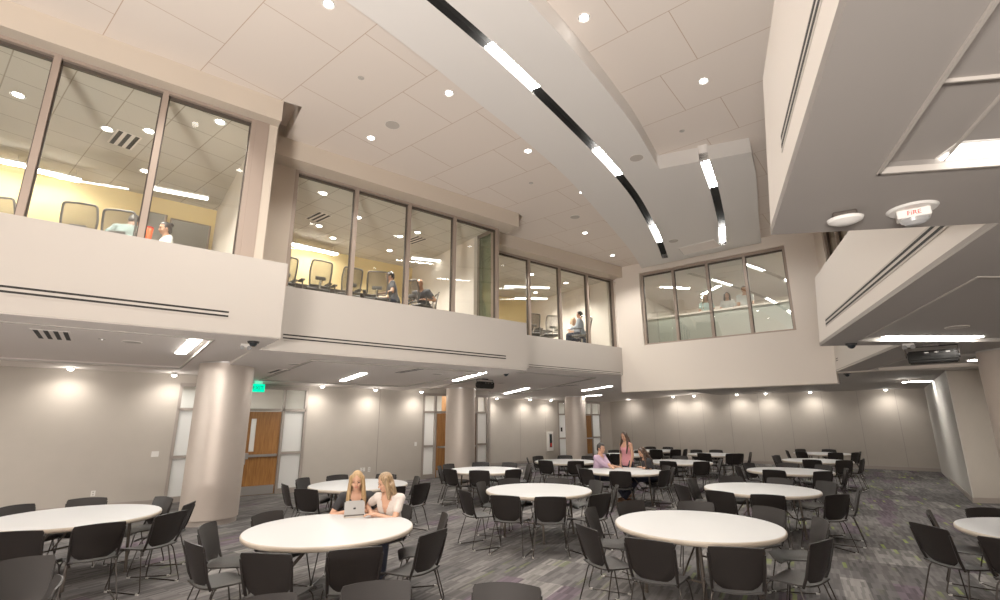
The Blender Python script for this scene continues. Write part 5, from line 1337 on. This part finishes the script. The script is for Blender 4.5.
# the three at the table farther back
m0 = at_d(596, 455, 13.45).xy; rm = facing(m0, tuple(ti + Vector((.35, .15))))
person('man in a lilac check shirt seated at the table, arms resting on it', m0, 0, rm, h=1.76, man=True, lean=14, head=(-8, -8, 0), hands=[local(at_z(612, 467.8, .775), m0, rm), local(at_z(616, 466.8, .775), m0, rm)], sleeve='roll', top='shirt_lilac', neck='collar', hair='short', hm='dark', vox=.009,
       feet=[(-.16, .62, .085), (.10, .80, .085)])
f0 = at_d(651, 455, 13.35).xy; rf = facing(f0, tuple(ti + Vector((-.55, .2))))
person('brunette woman in a dark tee seated at the table, hair hiding her face', f0, 0, rf, h=1.64, lean=20, head=(8, -26, 0), hands=[local(at_z(642, 467.2, .775), f0, rf), local(at_z(645, 467.6, .775), f0, rf)], sleeve='short', top='tee_black', hair='long', hm='brown', vox=.009,
       feet=[(-.12, .82, .085), (.14, .70, .085)])
s0 = at_d(627, 455, 14.0).xy; rs = facing(s0, tuple(ti + Vector((-1.0, .3))))
person('woman in a pink top standing behind the table, long brown hair', s0, 0, rs, sit=False, h=1.60, lean=3, head=(6, -12, 0), hands=[(-.20, .10, .80), (.22, .02, .80)], sleeve='none', top='top_pink', neck='tank', hair='wavy', hm='brown', vox=.009)
# people in the rooms above
def up(px, py, ztop, rz, label, **k):
    p = at_z(px, py, ZR + ztop); return person(label, (p.x, p.y), ZR, rz, vox=.012, **k)
q = OC_TEAL; person('person in a pale teal top bent over the table, seen from behind', (q.x, q.y), ZR, fwd - .3, lean=24, head=(0, -35, 0), top='teal', sleeve='short', hair='short', hm='dark', vox=.012, man=True)
up(172, 227, 1.25, fwd + 1.75, 'woman with dark hair in a bun and white tee, near left window', lean=8, head=(0, -10, 0), top='tee_white', hair='bun', hm='dark')
up(396, 273, 1.28, fwd + 1.2, 'dark-haired man in a grey tee in the middle left window', man=True, lean=12, head=(0, -12, 0), top='tee_grey', hair='short', hm='dark')
up(425.5, 284, 1.2, fwd + 2.1, 'fair balding man in a dark shirt leaning on the table, middle window', man=True, lean=26, head=(0, -20, 0), top='tee_grey', sleeve='short', hair='none')
up(580.5, 311, 1.32, fwd + .5, 'man in a grey-blue shirt seen from behind, far left window', man=True, lean=4, head=(0, 0, 0), top='shirt_grey', sleeve='long', hair='short', hm='dark')
up(571, 320, 1.22, fwd - 2.9, 'sandy-haired person facing the hall in the far left window', lean=8, head=(0, -6, 0), top='tee_white', hair='bob', hm='greyhair')
q = at_z(583, 318, ZR + 1.0); office(0, 0, fwd + .45, 'mesh office chair of the man in the grey-blue shirt', g3, at=(at_z(580.5, 311, ZR + 1.32).x, at_z(580.5, 311, ZR + 1.32).y))
gal = facing(tuple(B.p(4.2, 18.0)), (0, 0))
for px, py, lb, k in ((705.5, 296, 'woman with long light brown hair behind the back window, leftmost of three', dict(hair='long', hm='darkblonde', top='teal')),
                      (727, 297, 'woman with dark hair behind the back window, middle of three', dict(hair='bob', hm='dark', top='tee_white')),
                      (744, 290, 'dark-haired man behind the back window, rightmost of three', dict(hair='short', hm='dark', top='tee_white', man=True, h=1.76))):
    p = at_d(px, py, 18.6 if px < 740 else 18.4); hh = k.get('h', 1.65)
    person(lb, p.xy, ZG, gal, sit=False, head=(0, -6, 0), lean=4, vox=.012, hands=[(-.2, .12, .85), (.2, .12, .85)], **k)

# ================================================================== LIGHT, WORLD, CAMERA
# the photographer's soft strobe, standing well behind the camera and turned to the ceiling
light('strobe_softbox', 'AREA', (-2.2, -3.4, 1.35), 1750, 1.4, sy=1.4, target=(-2.0, -2.1, 7), col=(1, .92, .845))
w = bpy.data.worlds.new('World'); S.world = w; w.use_nodes = True
w.node_tree.nodes['Background'].inputs[0].default_value = (.85, .8, .74, 1); w.node_tree.nodes['Background'].inputs[1].default_value = .12
cam = bpy.data.cameras.new('camera'); cam.sensor_width = 36; cam.lens = 36 * F / 1000; cam.clip_start = .05; cam.clip_end = 200
co = bpy.data.objects.new('camera', cam); C.objects.link(co); S.camera = co
fw, uu, rr = Vector((0, cos(TH), sin(TH))), Vector((0, -sin(TH), cos(TH))), Vector((1, 0, 0))
c_, s_ = cos(RO), sin(RO); xi, yi = rr * c_ + uu * s_, uu * c_ - rr * s_
mw = Matrix((xi, yi, -fw)).transposed().to_4x4(); mw.translation = (0, 0, H); co.matrix_world = mw
S.view_settings.view_transform = 'Standard'; S.view_settings.look = 'None'; S.view_settings.exposure = 0; S.view_settings.gamma = 1.15
try:
    S.cycles.max_bounces = 8; S.cycles.diffuse_bounces = 5; S.cycles.transparent_max_bounces = 16; S.cycles.caustics_reflective = False; S.cycles.caustics_refractive = False; S.cycles.sample_clamp_indirect = 4; S.cycles.use_denoising = True
except Exception: pass
